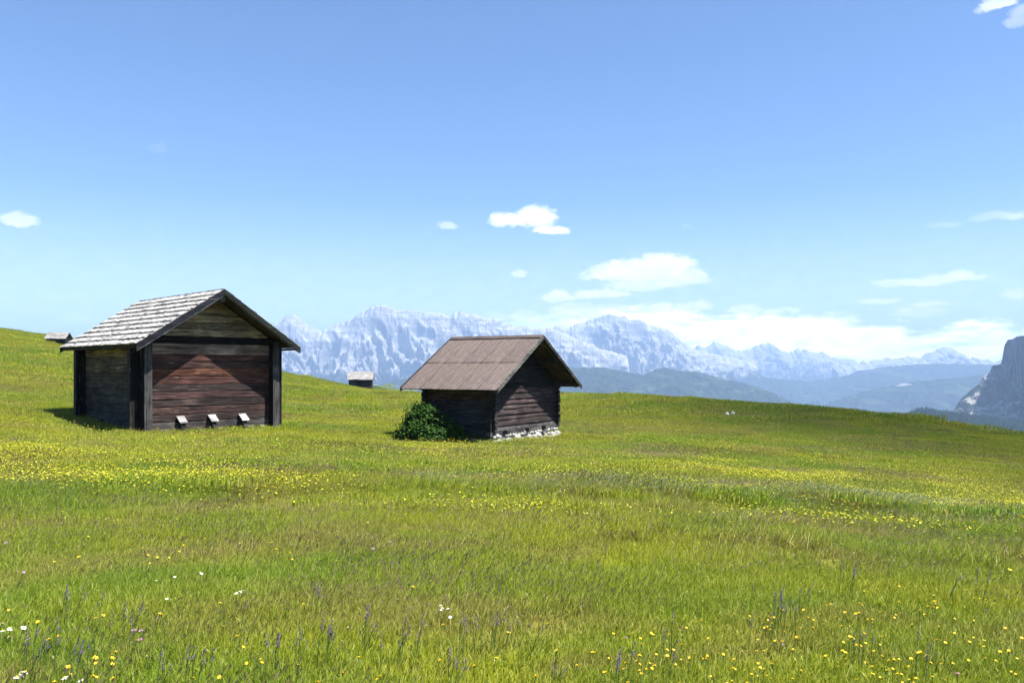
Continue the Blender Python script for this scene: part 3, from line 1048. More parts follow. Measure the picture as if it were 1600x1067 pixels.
# dense band and the far slope
x, y, rng = sample(9.0, 24.0, 230.0, 0.70, 0.5, 21)
k = (yellow_density(x, y) > rng.uniform(0, 1.5, len(x)) ** 1.0) & outside(x, y, 0.1)
field('yellow_flowers', x[k], y[k], rng, fl_y, (0.62, 0.95), 6.0, False, label='dense drift of small yellow flowers across the middle of the meadow', category='flowers', kind='stuff')
x, y, rng = sample(23.0, 75.0, 34.0, 0.70, 0.5, 22)
k = (yellow_density(x, y) > rng.uniform(0, 1.5, len(x))) & outside(x, y, 0.1)
field('yellow_flowers', x[k], y[k], rng, fl_y2, (0.95, 1.35), 6.0, False, label='small yellow flowers sprinkled over the far slope', category='flowers', kind='stuff')


def at_px(px, py):
    """Ground point seen at a photograph pixel (march along the sight line), for placing things where they stand."""
    dz = (HOR - py) / F
    dxx = (px - 800) / F
    ys = np.geomspace(2.5, 160, 900)
    g = ground(dxx * ys, ys) - EYE
    below = np.where(g > dz * ys)[0]
    i = below[0] if len(below) else len(ys) - 1
    return float(dxx * ys[i]), float(ys[i])


def place_flower(meshes, nm, px, py, hh, label, cat, grp, rnd, s=1.0):
    # py is the row of the flower head; its foot is lower on the picture
    x_, y_ = at_px(px, py + hh * F / 4.8)
    o = bpy.data.objects.new(nm, rnd.choice(meshes))
    COL.objects.link(o)
    o.location = (x_, y_, gz(x_, y_))
    o.rotation_euler = (0, 0, rnd.uniform(-3.1, 3.1) if nm != 'violet_flower_spike' else rnd.uniform(-.6, .6))
    o.scale = (s,) * 3
    o['label'] = label
    o['category'] = cat
    o['group'] = grp
    return o


PR = random.Random(5)
lab = 'golden yellow meadow flower on a thin stem in the foreground grass at lower right'
cnt = 0
centers = [(PR.uniform(1000, 1600), PR.triangular(880, 1062, 1000)) for _ in range(46)]
while cnt < 225:
    if PR.random() < 0.72:
        c_ = PR.choice(centers)
        px, py = PR.gauss(c_[0], 24), PR.gauss(c_[1], 11)
    else:
        px, py = PR.uniform(930, 1600), PR.uniform(890, 1064)
    if not (900 < px < 1598 and 862 < py < 1064) or py < 1130 - 0.17 * px:
        continue
    place_flower(fl_o, 'yellow_flower', px, py, 0.17, lab, 'flower', 'golden flowers at the lower right', PR, PR.uniform(.5, .85))
    cnt += 1
lab = 'bright yellow flower head standing above the grass in the lower left foreground'
for px, py in [(10, 940), (41, 957), (150, 955), (162, 958), (84, 983), (100, 982), (52, 985), (198, 981), (205, 982), (190, 1010), (196, 1011), (136, 1028), (160, 1030), (165, 1026),
               (170, 1025), (96, 1051), (106, 1050), (80, 1057), (163, 1050), (170, 1062), (258, 969), (402, 1030), (405, 1025), (380, 1014), (372, 1020), (465, 1040), (243, 950), (505, 1065),
               (370, 990), (128, 848), (230, 860), (236, 857), (248, 848), (318, 812), (150, 1062), (545, 1048), (592, 1052), (655, 1063), (600, 1060), (682, 1024), (540, 1064), (773, 1013), (865, 1030),
               (905, 1035), (925, 1016), (948, 1042), (700, 960), (860, 950), (790, 975), (640, 905), (480, 930), (350, 940), (300, 1055), (330, 1046), (430, 1062), (560, 1026), (740, 1052), (832, 1062)]:
    place_flower(fl_o, 'yellow_flower', px + PR.uniform(-2, 2), py, 0.17, lab, 'flower', 'yellow flowers at the lower left', PR, PR.uniform(.75, 1.1))
lab = 'dark violet flower spike leaning in the foreground grass'
sc_ = [(100, 940), (110, 930), (150, 945), (200, 965), (60, 1040), (48, 1030), (120, 1035), (90, 1010), (420, 1020), (430, 1016), (470, 1015), (510, 1005), (500, 1008), (490, 930), (370, 970), (330, 870),
       (245, 1062), (300, 1056), (560, 1000), (570, 985), (628, 995), (640, 1000), (600, 1020), (730, 990), (775, 985), (820, 980), (735, 1000), (700, 1060), (1045, 1000), (1180, 980), (1215, 945), (1230, 950),
       (1330, 905), (1340, 1010), (1480, 910), (1500, 905), (1520, 900), (1310, 900), (1250, 925), (1440, 1030), (1050, 1045), (960, 1055), (860, 1060)]
for px, py in sc_:
    for _ in range(PR.choice((2, 3, 4, 5))):
        place_flower(fl_s, 'violet_flower_spike', px + PR.gauss(0, 9), min(1062, py + PR.gauss(0, 7)), 0.17, lab, 'flower', 'violet flower spikes', PR, PR.uniform(.8, 1.15))
lab = 'white daisy opened flat in the grass at the left edge'
for px, py in [(4, 972), (10, 968), (16, 970), (6, 978), (28, 977), (12, 982), (2, 965), (24, 1061), (33, 1063), (40, 1062), (130, 1061), (96, 1066), (18, 974)]:
    place_flower(fl_d, 'white_daisy', max(3, px), min(py, 1063), 0.17, lab, 'flower', 'white daisies at the left edge', PR, PR.uniform(.9, 1.3))
lab = 'small white flower in the grass of the middle foreground'
for px, py in [(368, 908), (374, 905), (380, 903), (690, 930), (694, 934), (701, 934), (698, 945), (689, 926), (228, 1006), (252, 918), (246, 880), (265, 883), (310, 880)]:
    place_flower(fl_d, 'white_daisy', px, py, 0.17, lab, 'flower', 'white daisies in the middle foreground', PR, PR.uniform(.7, 1.0))
lab = 'pink thistle head in the left foreground grass'
for px, py in [(27, 884), (208, 990), (214, 986), (220, 995), (9, 833), (578, 842), (607, 835), (635, 845), (1497, 1050)]:
    place_flower(fl_t, 'pink_thistle', px, py, 0.17, 'pink thistle head standing in the meadow grass', 'flower', 'pink thistle heads', PR, PR.uniform(.9, 1.2))

# further flowers past the individual ones
x, y, rng = sample(6.2, 10.0, 9.0, 0.70, 0.3, 25)
k = (fbm(x * .4, y * .5, 3, 51) + 0.25 * sstep(x / y, 0.1, 0.5) > rng.uniform(0.0, 0.9, len(x)))
field('yellow_flowers', x[k], y[k], rng, fl_o + fl_y, (0.6, 0.95), 6.0, False, label='scattered small yellow flowers short of the bank', category='flowers', kind='stuff')
x, y, rng = sample(5.0, 12.0, 7.0, 0.70, 0.3, 26)
k = fbm(x * .5, y * .6, 3, 52) > rng.uniform(-0.1, 0.9, len(x))
field('violet_flowers', x[k], y[k], rng, fl_s, (0.6, 1.0), 0.6, False, label='small violet spikes scattered through the grass', category='flowers', kind='stuff')

x, y, rng = sample(3.6, 9.0, 5.0, 0.70, 0.3, 27)
k = fbm(x * .6, y * .7, 3, 58) > rng.uniform(0.0, 1.0, len(x))
field('white_flowers', x[k], y[k], rng, fl_d, (0.3, 0.55), 6.0, False, label='tiny white flowers sprinkled in the near grass', category='flowers', kind='stuff')
x, y, rng = sample(3.6, 11.0, 8.0, 0.70, 0.3, 28)
k = fbm(x * .6, y * .7, 3, 59) > rng.uniform(0.0, 1.0, len(x))
field('pink_flowers', x[k], y[k], rng, fl_t, (0.35, 0.7), 6.0, False, label='tiny pinkish clover heads sprinkled in the near grass', category='flowers', kind='stuff')

# ---------------------------------------------------------------- timber
def wood_material(name, grain=34.0, light=0.5, upright=False, patchy=True):
    m, nt, out = material(name)
    oi = nt.new('ShaderNodeObjectInfo')
    tc = nt.new('ShaderNodeTexCoord')
    off = nt.new('ShaderNodeVectorMath', operation='ADD')
    nt.l.new(tc.outputs['Object'], off.inputs[0])
    cx = nt.new('ShaderNodeCombineXYZ')
    r = nt.math('MULTIPLY', oi.outputs['Random'], 37.0)
    nt.l.new(r, cx.inputs[0])
    nt.l.new(r, cx.inputs[2])
    nt.l.new(cx.outputs[0], off.inputs[1])
    v = off.outputs[0]
    if upright:
        sw = nt.new('ShaderNodeSeparateXYZ')
        nt.l.new(v, sw.inputs[0])
        cw = nt.new('ShaderNodeCombineXYZ')
        for i_, j_ in ((0, 2), (1, 1), (2, 0)):
            nt.l.new(sw.outputs[i_], cw.inputs[j_])
        v = cw.outputs[0]
    g1 = nt.noise(nt.mapping(v, (1.3, 20.0, grain)), 1.0, 6.0, 0.65, 0.5)
    g2 = nt.noise(nt.mapping(v, (0.9, 6.0, 5.0)), 1.0, 6.0, 0.65, 0.8)
    g3 = nt.noise(nt.mapping(v, (5.0, 12.0, 16.0)), 1.0, 5.0, 0.7, 0.3)
    crack = nt.noise(nt.mapping(v, (0.8, 10.0, grain * 1.6)), 1.0, 3.0, 0.5, 0.2)
    g0 = nt.noise(nt.mapping(tc.outputs['Object'], (0.9, 1.0, 1.5)), 1.0, 5.0, 0.6, 0.6)
    base = oi.outputs['Color'] if not patchy else nt.mix(nt.smooth(g0, 0.38, 0.62), nt.mix(1.0, oi.outputs['Color'], (0.50, 0.47, 0.50), 'MULTIPLY'), oi.outputs['Color'])
    dark = nt.mix(1.0, base, (0.38, 0.36, 0.40), 'MULTIPLY')
    c = nt.mix(nt.smooth(g1, 0.40, 0.60), dark, base)
    pale = nt.mix(0.12, nt.mix(1.0, base, (2.3, 2.2, 2.1), 'MULTIPLY'), (0.24, 0.22, 0.20))
    c = nt.mix(nt.math('MULTIPLY', nt.smooth(g2, 0.50, 0.70), light), c, pale)
    if patchy:
        g4 = nt.noise(nt.mapping(v, (1.7, 9.0, 22.0)), 1.0, 4.0, 0.6, 0.6)
        c = nt.mix(nt.smooth(g4, 0.64, 0.70, 0.0, 0.6), c, (0.24, 0.215, 0.195))
    c = nt.mix(nt.math('MULTIPLY', nt.smooth(g3, 0.58, 0.74), 0.55), c, dark)
    c = nt.mix(nt.smooth(crack, 0.36, 0.41, 0.9, 0.0), c, (0.006, 0.005, 0.005))
    h = nt.math('ADD', g1, nt.math('MULTIPLY', crack, 0.8))
    principled(nt, out, c, 0.85, 0.2, h, 0.7, 0.02)
    return m


m_wood = wood_material('weathered_timber')
m_shingle = wood_material('weathered_shingle', 4.0, 0.35, patchy=False)
m_wood_v = wood_material('upright_timber', upright=True)


def tinted(o, col, j=0.12, rnd=random):
    k = 1 + rnd.uniform(-j, j)
    o.color = (col[0] * k, col[1] * k, col[2] * k, 1)
    return o


PROF = {
    'board': [(-1.6, -0.01), (-0.4, -0.01), (-0.4, 0.0), (0.75, 0.0), (1.0, 0.05), (1.0, 0.94), (0.75, 1.0), (-0.5, 1.0), (-0.5, 1.12), (-1.6, 1.12)],
    'log': [(-1.0, 0.0), (0.35, 0.0), (1.0, 0.07), (1.08, 0.20), (0.80, 0.55), (0.42, 0.92), (0.25, 1.0), (-0.2, 1.0), (-0.2, 1.10), (-1.0, 1.10)],
}


def plank(L0b, L1b, L0t, L1t, z0, z1, th, prof, rnd, nx=10, wob=0.008, proud=0.0):
    P = PROF[prof]
    n = len(P)
    V, Fc = [], []
    jt = [rnd.uniform(-wob, wob) for _ in range(nx + 1)]
    jb = [rnd.uniform(-wob, wob) * .6 for _ in range(nx + 1)]
    jy = [rnd.uniform(-wob, wob) for _ in range(nx + 1)]
    for i in range(nx + 1):
        s = i / nx
        for d, zf in P:
            xl, xr = L0b + (L0t - L0b) * zf, L1b + (L1t - L1b) * zf
            z = z0 + (z1 - z0) * zf + (jt[i] * zf + jb[i] * (1 - zf))
            y_ = -d * th - (jy[i] + proud if d > 0 else 0)
            V.append((xl + (xr - xl) * s, y_, z))
    for i in range(nx):
        for j in range(n):
            a, b = i * n + j, i * n + (j + 1) % n
            Fc.append((a, a + n, b + n, b))
    Fc.append(tuple(range(n)))
    Fc.append(tuple(nx * n + j for j in reversed(range(n))))
    return V, Fc


def wall_planks(root, wall_rot, wall_loc, x0, x1, courses, colors, th, prof, rnd, roof=None, wob=0.008, gap=0.012, wdark=1.0):
    """COURSES: list of heights (bottom edges, last = top). ROOF(z) gives (left, right) limits, or None."""
    colors = [tuple(c_ * wdark for c_ in q_) for q_ in colors]
    for i in range(len(courses) - 1):
        z0, z1 = courses[i] + gap / 2, courses[i + 1] - gap / 2
        if roof:
            lb, rb = roof(z0)
            lt, rt = roof(z1)
            lb, lt = max(lb, x0), max(lt, x0)
            rb, rt = min(rb, x1), min(rt, x1)
            if rt - lt < 0.15:
                if rb - lb < 0.25:
                    continue
        else:
            lb, lt, rb, rt = x0, x0, x1, x1
        o = link('plank', plank(lb, rb, lt, rt, z0, z1, th, prof, rnd, max(3, int((rb - lb) * 3)), wob, rnd.uniform(-.006, .010)), m_wood, root)
        o.location = wall_loc
        o.rotation_euler = (0, 0, wall_rot)
        tinted(o, colors[min(i, len(colors) - 1)], 0.10, rnd)


def part(name, geo_, root, col, mat=None, j=0.1):
    o = link(name, geo_, mat or (m_wood_v if name in ('corner_post', 'cover_board') else m_wood), root)
    if mat is None and name not in ('footing_stone', 'cap_board', 'edge_strip'):
        col = tuple(c_ * 0.55 for c_ in col)
    tinted(o, col, j)
    return o


BLK = (0.007, 0.006, 0.007)
DRK = (0.052, 0.036, 0.031)
DBR = (0.080, 0.045, 0.036)
RED = (0.108, 0.047, 0.037)
ORR = (0.160, 0.064, 0.036)
PUR = (0.092, 0.050, 0.046)
GRY = (0.085, 0.078, 0.073)
TAN = (0.400, 0.315, 0.200)
TAD = (0.270, 0.210, 0.135)
YTN = (0.330, 0.240, 0.110)

# ================================================================ left hut
R1_ = random.Random(3)
zb1 = -2.0 + EYE
hut = empty('wooden_hut', (H1[0], H1[1], zb1), A1, category='hut',
            label='large weathered hay hut on the left with pale wooden shingle roof')
RH, SL, HW = 4.505, 0.6635, 2.66      # ridge height, roof slope, half width of the roof
WX, DEP = 2.16, 4.9
under = RH - 0.17
lim = lambda z: (-(under - z) / SL, (under - z) / SL)
cz = [0.10, 0.33, 0.56, 0.80, 1.03, 1.26, 1.49, 1.74, 1.98, 2.20, 2.42, 2.76, 3.00, 3.22, 3.45, 3.68, 3.92, 4.12, 4.30]
cc = [GRY, DRK, DBR, DRK, PUR, DRK, RED, ORR, DBR, RED, (0.30, 0.215, 0.165), BLK, TAN, TAD, TAN, TAD, TAD, DBR]
wall_planks(hut, 0, (0, 0, 0), -WX, WX, cz, cc, 0.035, 'board', R1_, lim, 0.013, 0.018)
side_z = [0.06, 0.32, 0.58, 0.84, 1.10, 1.35, 1.60, 1.85, 2.10, 2.35, 2.62, 2.90]
side_c = [(.05, .05, .052), (.06, .062, .066), (.05, .05, .05), (.075, .07, .062), (.055, .05, .046), (.085, .078, .062), (.08, .065, .048), (.12, .10, .066), (.12, .10, .07), (.26, .20, .115), (.34, .25, .13)]
wall_planks(hut, -math.pi / 2, (-WX, 0, 0), -DEP, 0, side_z, side_c, 0.035, 'board', R1_, wdark=1.0)
wall_planks(hut, math.pi / 2, (WX, 0, 0), 0, DEP, side_z, side_c, 0.035, 'board', R1_, wdark=1.0)
wall_planks(hut, math.pi, (0, DEP, 0), -WX, WX, cz, cc, 0.035, 'board', R1_, lim, 0.013, 0.018)
# corners: crossing log ends closed with upright boards; posts coloured near black for shade
for sx in (-1, 1):
    for (yy, sy) in ((0.0, -1), (DEP, 1)):
        top_ = 2.86
        part('corner_post', box(sx * (WX - 0.06) - 0.09, sx * (WX - 0.06) + 0.09, min(yy + sy * 0.045, yy + sy * 0.33), max(yy + sy * 0.045, yy + sy * 0.33), 0.02, top_), hut, (.022, .021, .021))
        part('cover_board', box(sx * (WX - 0.05) - 0.115, sx * (WX - 0.05) + 0.115, min(yy + sy * 0.333, yy + sy * 0.365), max(yy + sy * 0.333, yy + sy * 0.365), 0.0, top_ + .02), hut, (.15, .145, .14))
        yc = yy - sy * 0.09
        part('corner_post', box(min(sx * (WX + 0.045), sx * (WX + 0.32)), max(sx * (WX + 0.045), sx * (WX + 0.32)), yc - 0.09, yc + 0.09, 0.02, top_ - 0.02), hut, (.022, .021, .021))
        part('cover_board', box(min(sx * (WX + 0.323), sx * (WX + 0.352)), max(sx * (WX + 0.323), sx * (WX + 0.352)), yc - 0.105, yc + 0.105, 0.0, top_ - 0.01), hut, (.075, .075, .07))
# roof
Y0, Y1 = -0.90, 5.72
th = math.atan(SL)
cs, sn_ = math.cos(th), math.sin(th)
SLEN = HW / cs


def slope_boards(sx):
    """Underside boarding of one slope, boards running down the slope."""
    parts_ = []
    yy = Y0 + 0.02
    while yy < Y1 - 0.02:
        w_ = min(0.2, Y1 - 0.02 - yy)
        v = []
        for (xx, dz) in ((0.0, -0.085), (HW - 0.03, -0.085), (HW - 0.03, -0.055), (0.0, -0.055)):
            for y_ in (yy, yy + w_ - 0.008):
                v.append((sx * xx, y_, RH - SL * xx + dz))
        parts_.append((v, [(0, 1, 3, 2), (2, 3, 5, 4), (4, 5, 7, 6), (6, 7, 1, 0), (0, 2, 4, 6), (1, 7, 5, 3)]))
        yy += w_
    return join(parts_)


roofs = {}
for sx in (-1, 1):
    roofs[sx] = part('roof', slope_boards(sx), hut, (.16, .105, .06))


def shingle_mesh(seed, wdt, ln, thk):
    r = random.Random(seed)
    v = []
    for (y_, z_) in ((0, 0), (ln, 0)):
        for k_ in range(4):
            xx = -wdt / 2 + wdt * k_ / 3
            e = r.uniform(-.016, .02) if y_ > 0 else 0
            v.append((xx, y_ + e, z_ + r.uniform(-.003, .003)))
            v.append((xx, y_ + e, z_ + thk * (1 if y_ > 0 else .3) + r.uniform(-.003, .004)))
    f = []
    for k_ in range(3):
        a = k_ * 2
        f += [(a + 1, a + 3, a + 11, a + 9), (a, a + 8, a + 10, a + 2), (a + 8, a + 9, a + 11, a + 10), (a, a + 2, a + 3, a + 1)]
    f += [(0, 1, 9, 8), (6, 14, 15, 7)]
    me = bpy.data.meshes.new('shingle')
    me.from_pydata(v, [], f)
    me.materials.append(m_shingle)
    return me


NC, NS = 10, 30
step = SLEN / NC
wsh = (Y1 - Y0) / NS
shm = [shingle_mesh(i, wsh * 0.985, step + 0.10, 0.034) for i in range(7)]
for sx in (-1, 1):
    joined = []
    for ci_ in range(NC):
        for si in range(NS):
            s0 = ci_ * step - 0.075 + (0.03 if ci_ == 0 else 0)
            Xc = Vector((0, 1 if sx < 0 else -1, 0))
            Yc = Vector((sx * cs, 0, -sn_))
            Zc = Xc.cross(Yc)
            off_ = (wsh * 0.35 if ci_ % 2 else 0) * (0.4)
            base = Vector((0, Y0 + (si + .5) * wsh + off_ * .5, RH - 0.055)) + Yc * (s0 + R1_.uniform(-.012, .012)) + Zc * (0.004)
            tilt = math.radians(4.4 + R1_.uniform(-.4, .5))
            Ry, Rz = Yc * math.cos(tilt) + Zc * math.sin(tilt), Zc * math.cos(tilt) - Yc * math.sin(tilt)
            M_ = Matrix((Xc, Ry, Rz)).transposed().to_4x4()
            M_.translation = base
            me = R1_.choice(shm)
            if sx < 0:
                o = bpy.data.objects.new('shingle', me)
                COL.objects.link(o)
                o.parent = roofs[sx]
                o.matrix_local = M_
                g = R1_.uniform(0.38, 0.56)
                o.color = (g, g * 0.965, g * 0.90, 1)
            else:
                joined.append(([tuple(M_ @ v_.co) for v_ in me.vertices], [tuple(p.vertices) for p in me.polygons]))
    if sx > 0:
        o = link('shingle', join(joined), m_shingle, roofs[sx], kind='stuff')
        o.color = (.40, .385, .36, 1)
# verge boards, purlins and rafters
for sx in (-1, 1):
    v = []
    for y_ in (Y0 - 0.045, Y0 - 0.003):
        for (xx, dz) in ((0, -0.03), (HW + 0.02, -0.03), (HW + 0.02, -0.20), (0, -0.215)):
            v.append((sx * xx, y_, RH - SL * xx + dz))
    part('verge_board', (v, [(0, 1, 2, 3), (7, 6, 5, 4), (0, 4, 5, 1), (1, 5, 6, 2), (2, 6, 7, 3), (3, 7, 4, 0)]), hut, (.020, .028, .044) if sx < 0 else (.030, .042, .030))
    v = []
    for y_ in (Y0 - 0.03, Y0 + 0.02):
        for (xx, dz) in ((0.06, -0.218), (HW + 0.0, -0.218), (HW + 0.0, -0.245), (0.06, -0.250)):
            v.append((sx * xx, y_, RH - SL * xx + dz))
    part('edge_strip', (v, [(0, 1, 2, 3), (7, 6, 5, 4), (0, 4, 5, 1), (1, 5, 6, 2), (2, 6, 7, 3), (3, 7, 4, 0)]), hut, (.24, .25, .27) if sx < 0 else (.07, .065, .05))
    v = []
    for y_ in (Y1 + 0.003, Y1 + 0.045):
        for (xx, dz) in ((0, -0.03), (HW + 0.02, -0.03), (HW + 0.02, -0.20), (0, -0.215)):
            v.append((sx * xx, y_, RH - SL * xx + dz))
    part('verge_board', (v, [(0, 1, 2, 3), (7, 6, 5, 4), (0, 4, 5, 1), (1, 5, 6, 2), (2, 6, 7, 3), (3, 7, 4, 0)]), hut, (.05, .045, .04))
    # wall plate and its end at the eaves
    zpl = RH - SL * (WX + 0.16) - 0.22
    part('purlin', bar((sx * (WX + 0.20), Y0 + 0.10, zpl), (sx * (WX + 0.20), Y1 - 0.12, zpl), 0.15, 0.16), hut, (.15, .11, .07))
    part('eave_board', bar((sx * (HW - 0.03), Y0 + .02, RH - SL * HW - 0.11), (sx * (HW - 0.03), Y1 - .02, RH - SL * HW - 0.11), 0.03, 0.07), hut, (.05, .045, .04))
    for yy in np.linspace(0.4, DEP - .3, 5):
        part('rafter', bar((sx * 0.1, yy, RH - SL * .1 - 0.155), (sx * (HW - 0.06), yy, RH - SL * (HW - .06) - 0.155), 0.09, 0.12), hut, (.09, .07, .05))
part('ridge_beam', bar((0, Y0 + 0.08, RH - 0.33), (0, Y1 - 0.1, RH - 0.33), 0.16, 0.20), hut, (.26, .24, .21))
# three little props with pale cap boards, leaning on the foot of the front wall
for i, lx in enumerate((-1.02, -0.02, 1.02)):
    zc = 0.46 + (0, .01, .0)[i]
    st = part('prop', bar((lx, -0.50, -0.10), (lx, -0.06, zc - .06), 0.16, 0.10, Vector((0, -1, 0.3))), hut, (.03, .028, .027))
    v = [(lx - .125, -0.34, zc - .17), (lx + .125, -0.34, zc - .17), (lx + .125, -0.06, zc + .02), (lx - .125, -0.06, zc + .02)]
    v += [(a_, b_, c_ + .03) for a_, b_, c_ in v]
    cb = part('cap_board', (v, [(3, 2, 1, 0), (4, 5, 6, 7), (0, 1, 5, 4), (1, 2, 6, 5), (2, 3, 7, 6), (3, 0, 4, 7)]), st, (.50, .49, .46))
# pale blocks the hut stands on
for lx, wd_ in ((-.35, .22), (.30, .30), (1.25, .45), (1.75, .18), (-1.5, .3)):
    part('footing_stone', box(lx - wd_ / 2, lx + wd_ / 2, -0.10, 0.14, -0.12, 0.10), hut, (.34, .30, .26))
for yy in (0.5, 2.3, 4.3):
    part('footing_stone', box(-WX - 0.03, -WX + 0.2, yy - .2, yy + .2, -0.14, 0.06), hut, (.30, .28, .26))

# ================================================================ right hut
R2_ = random.Random(8)
zb2 = -2.60 + EYE
hut2 = empty('wooden_hut', (H2[0], H2[1], zb2), A2, category='hut',
             label='smaller dark log hut with brown corrugated roof and white stone base')
RH2, SL2, HW2 = 3.745, 0.594, 3.03
XL, XR, DEP2 = -2.02, 2.59, 2.72
under2 = RH2 - 0.13
lim2 = lambda z: (-(under2 - z) / SL2, (under2 - z) / SL2)
cz2 = [0.44]
while cz2[-1] < 3.45:
    cz2.append(cz2[-1] + R2_.uniform(0.155, 0.215))
cc2 = [(.20, .185, .175)] + [R2_.choice([(.15, .098, .092), (.18, .112, .105), (.13, .092, .086), (.16, .118, .11)]) for _ in range(7)] + [R2_.choice([(.045, .042, .042), (.06, .052, .05), (.05, .045, .045)]) for _ in range(12)]  # sunlit tone below and roof shade above, put into the course colours
wall_planks(hut2, 0, (0, 0, 0), XL, XR, cz2, cc2, 0.055, 'log', R2_, lim2, 0.011, 0.006, 0.42)
sz2 = [z for z in cz2 if z < 2.38]
sc2 = [R2_.choice([(.13, .137, .15), (.16, .155, .155), (.11, .112, .12)]) for _ in sz2]
sc2[-2] = (.42, .28, .12)
sc2[-4] = (.30, .24, .18)
sc2[-5] = (.22, .13, .09)
wall_planks(hut2, -math.pi / 2, (XL, 0, 0), -DEP2, 0, sz2, sc2, 0.05, 'log', R2_, None, 0.010, 0.006, 0.42)
wall_planks(hut2, math.pi / 2, (XR, 0, 0), 0, DEP2, [z for z in cz2 if z < 2.06], sc2, 0.05, 'log', R2_, None, 0.010, 0.006, 0.42)
wall_planks(hut2, math.pi, (0, DEP2, 0), -XR, -XL, cz2, cc2, 0.05, 'log', R2_, lambda z: (-(under2 - z) / SL2, (under2 - z) / SL2), 0.010, 0.006, 0.42)
for (cx_, sx) in ((XL, -1), (XR, 1)):
    ht_ = 2.30 if sx < 0 else 1.95
    for (yy, sy) in ((0.0, -1), (DEP2, 1)):
        for q, z in enumerate(cz2):
            if z > ht_ - .1:
                break
            h_ = 0.15
            e1, e2 = R2_.uniform(.16, .20), R2_.uniform(.15, .19)
            a0, a1 = sorted((yy + sy * 0.06, yy + sy * e1))
            part('log_end', box(cx_ - sx * 0.02 - .075, cx_ - sx * 0.02 + .075, a0, a1, z + .085, z + .085 + h_), hut2, (.075, .07, .068), None, .3)
            b0, b1 = sorted((cx_ + sx * 0.06, cx_ + sx * e2))
            part('log_end', box(b0, b1, yy - sy * 0.02 - .075, yy - sy * 0.02 + .075, z, z + h_), hut2, (.06, .058, .058), None, .3)
# foot beams on the stones
part('sill_beam', bar((XL - .2, 0.0, 0.385), (XR + .15, 0.0, 0.40), 0.17, 0.13), hut2, (.20, .19, .185))
part('sill_beam', bar((XL, -.1, 0.385), (XL, DEP2, 0.40), 0.17, 0.13), hut2, (.09, .085, .08))
for lx in (-1.35, 0.15, 1.4):
    part('bearer_end', box(lx - .09, lx + .09, -0.26, -0.11, 0.34, 0.48), hut2, (.14, .13, .12))

# corrugated roof: separate sheets in two rows on each slope
m_sheet, nt, out = material('brown_roof_sheet')
oi = nt.new('ShaderNodeObjectInfo')
tcn = nt.new('ShaderNodeTexCoord')
s1n = nt.noise(nt.mapping(tcn.outputs['Object'], (16.0, 1.2, 1.0)), 1.0, 5.0, 0.65)
s2n = nt.noise(nt.mapping(tcn.outputs['Object'], (3.0, 3.0, 3.0)), 1.0, 6.0, 0.7)
c = nt.mix(nt.smooth(s1n, 0.3, 0.7), (0.055, 0.042, 0.038), (0.125, 0.095, 0.084))
c = nt.mix(nt.smooth(s2n, 0.45, 0.7, 0.0, 0.7), c, (0.135, 0.115, 0.105))
s3n = nt.noise(nt.mapping(tcn.outputs['Object'], (1.1, 0.7, 1.0), (3, 3, 3)), 1.0, 5.0, 0.7)
c = nt.mix(nt.smooth(s3n, 0.45, 0.62, 0.0, 0.45), c, (0.060, 0.050, 0.046))
c = nt.mix(1.0, c, oi.outputs['Color'], 'MULTIPLY')
principled(nt, out, c, 0.75, 0.25, s2n, 0.15, 0.01)

YA, YB = -0.85, 3.02
th2 = math.atan(SL2)
c2, s2_ = math.cos(th2), math.sin(th2)
SL2L = HW2 / c2
nsh = 5
wsh2 = (YB - YA) / nsh


def sheet_mesh(seed, wdt, ln):
    r = random.Random(seed)
    n = 64
    V, Fc = [], []
    for j, y_ in enumerate((0.0, ln * .5, ln)):
        for i in range(n + 1):
            xx = -wdt / 2 + wdt * i / n
            zz = 0.013 * math.cos(2 * math.pi * i / n * 10)
            zz += 0.004 * math.sin(3 * xx + seed) + (r.uniform(-.002, .002))
            V.append((xx, y_ + (r.uniform(-.004, .004) if j == 2 else 0), zz + (0.006 if y_ > 0 else 0)))
    m = n + 1
    for j in range(2):
        for i in range(n):
            a = j * m + i
            Fc.append((a, a + 1, a + m + 1, a + m))
    b = len(V)
    V += [(x_, y_, z_ - .004) for x_, y_, z_ in V]
    Fc += [tuple(reversed([k_ + b for k_ in q])) for q in Fc]
    for i in range(n):
        Fc.append((2 * m + i, 2 * m + i + 1, b + 2 * m + i + 1, b + 2 * m + i))
        Fc.append((i + 1, i, b + i, b + i + 1))
    for i in (0, n):
        for j in range(2):
            a = j * m + i
            q = (a, a + m, b + a + m, b + a)
            Fc.append(q if i == n else tuple(reversed(q)))
    me = bpy.data.meshes.new('roof_sheet')
    me.from_pydata(V, [], Fc)
    me.materials.append(m_sheet)
    return me


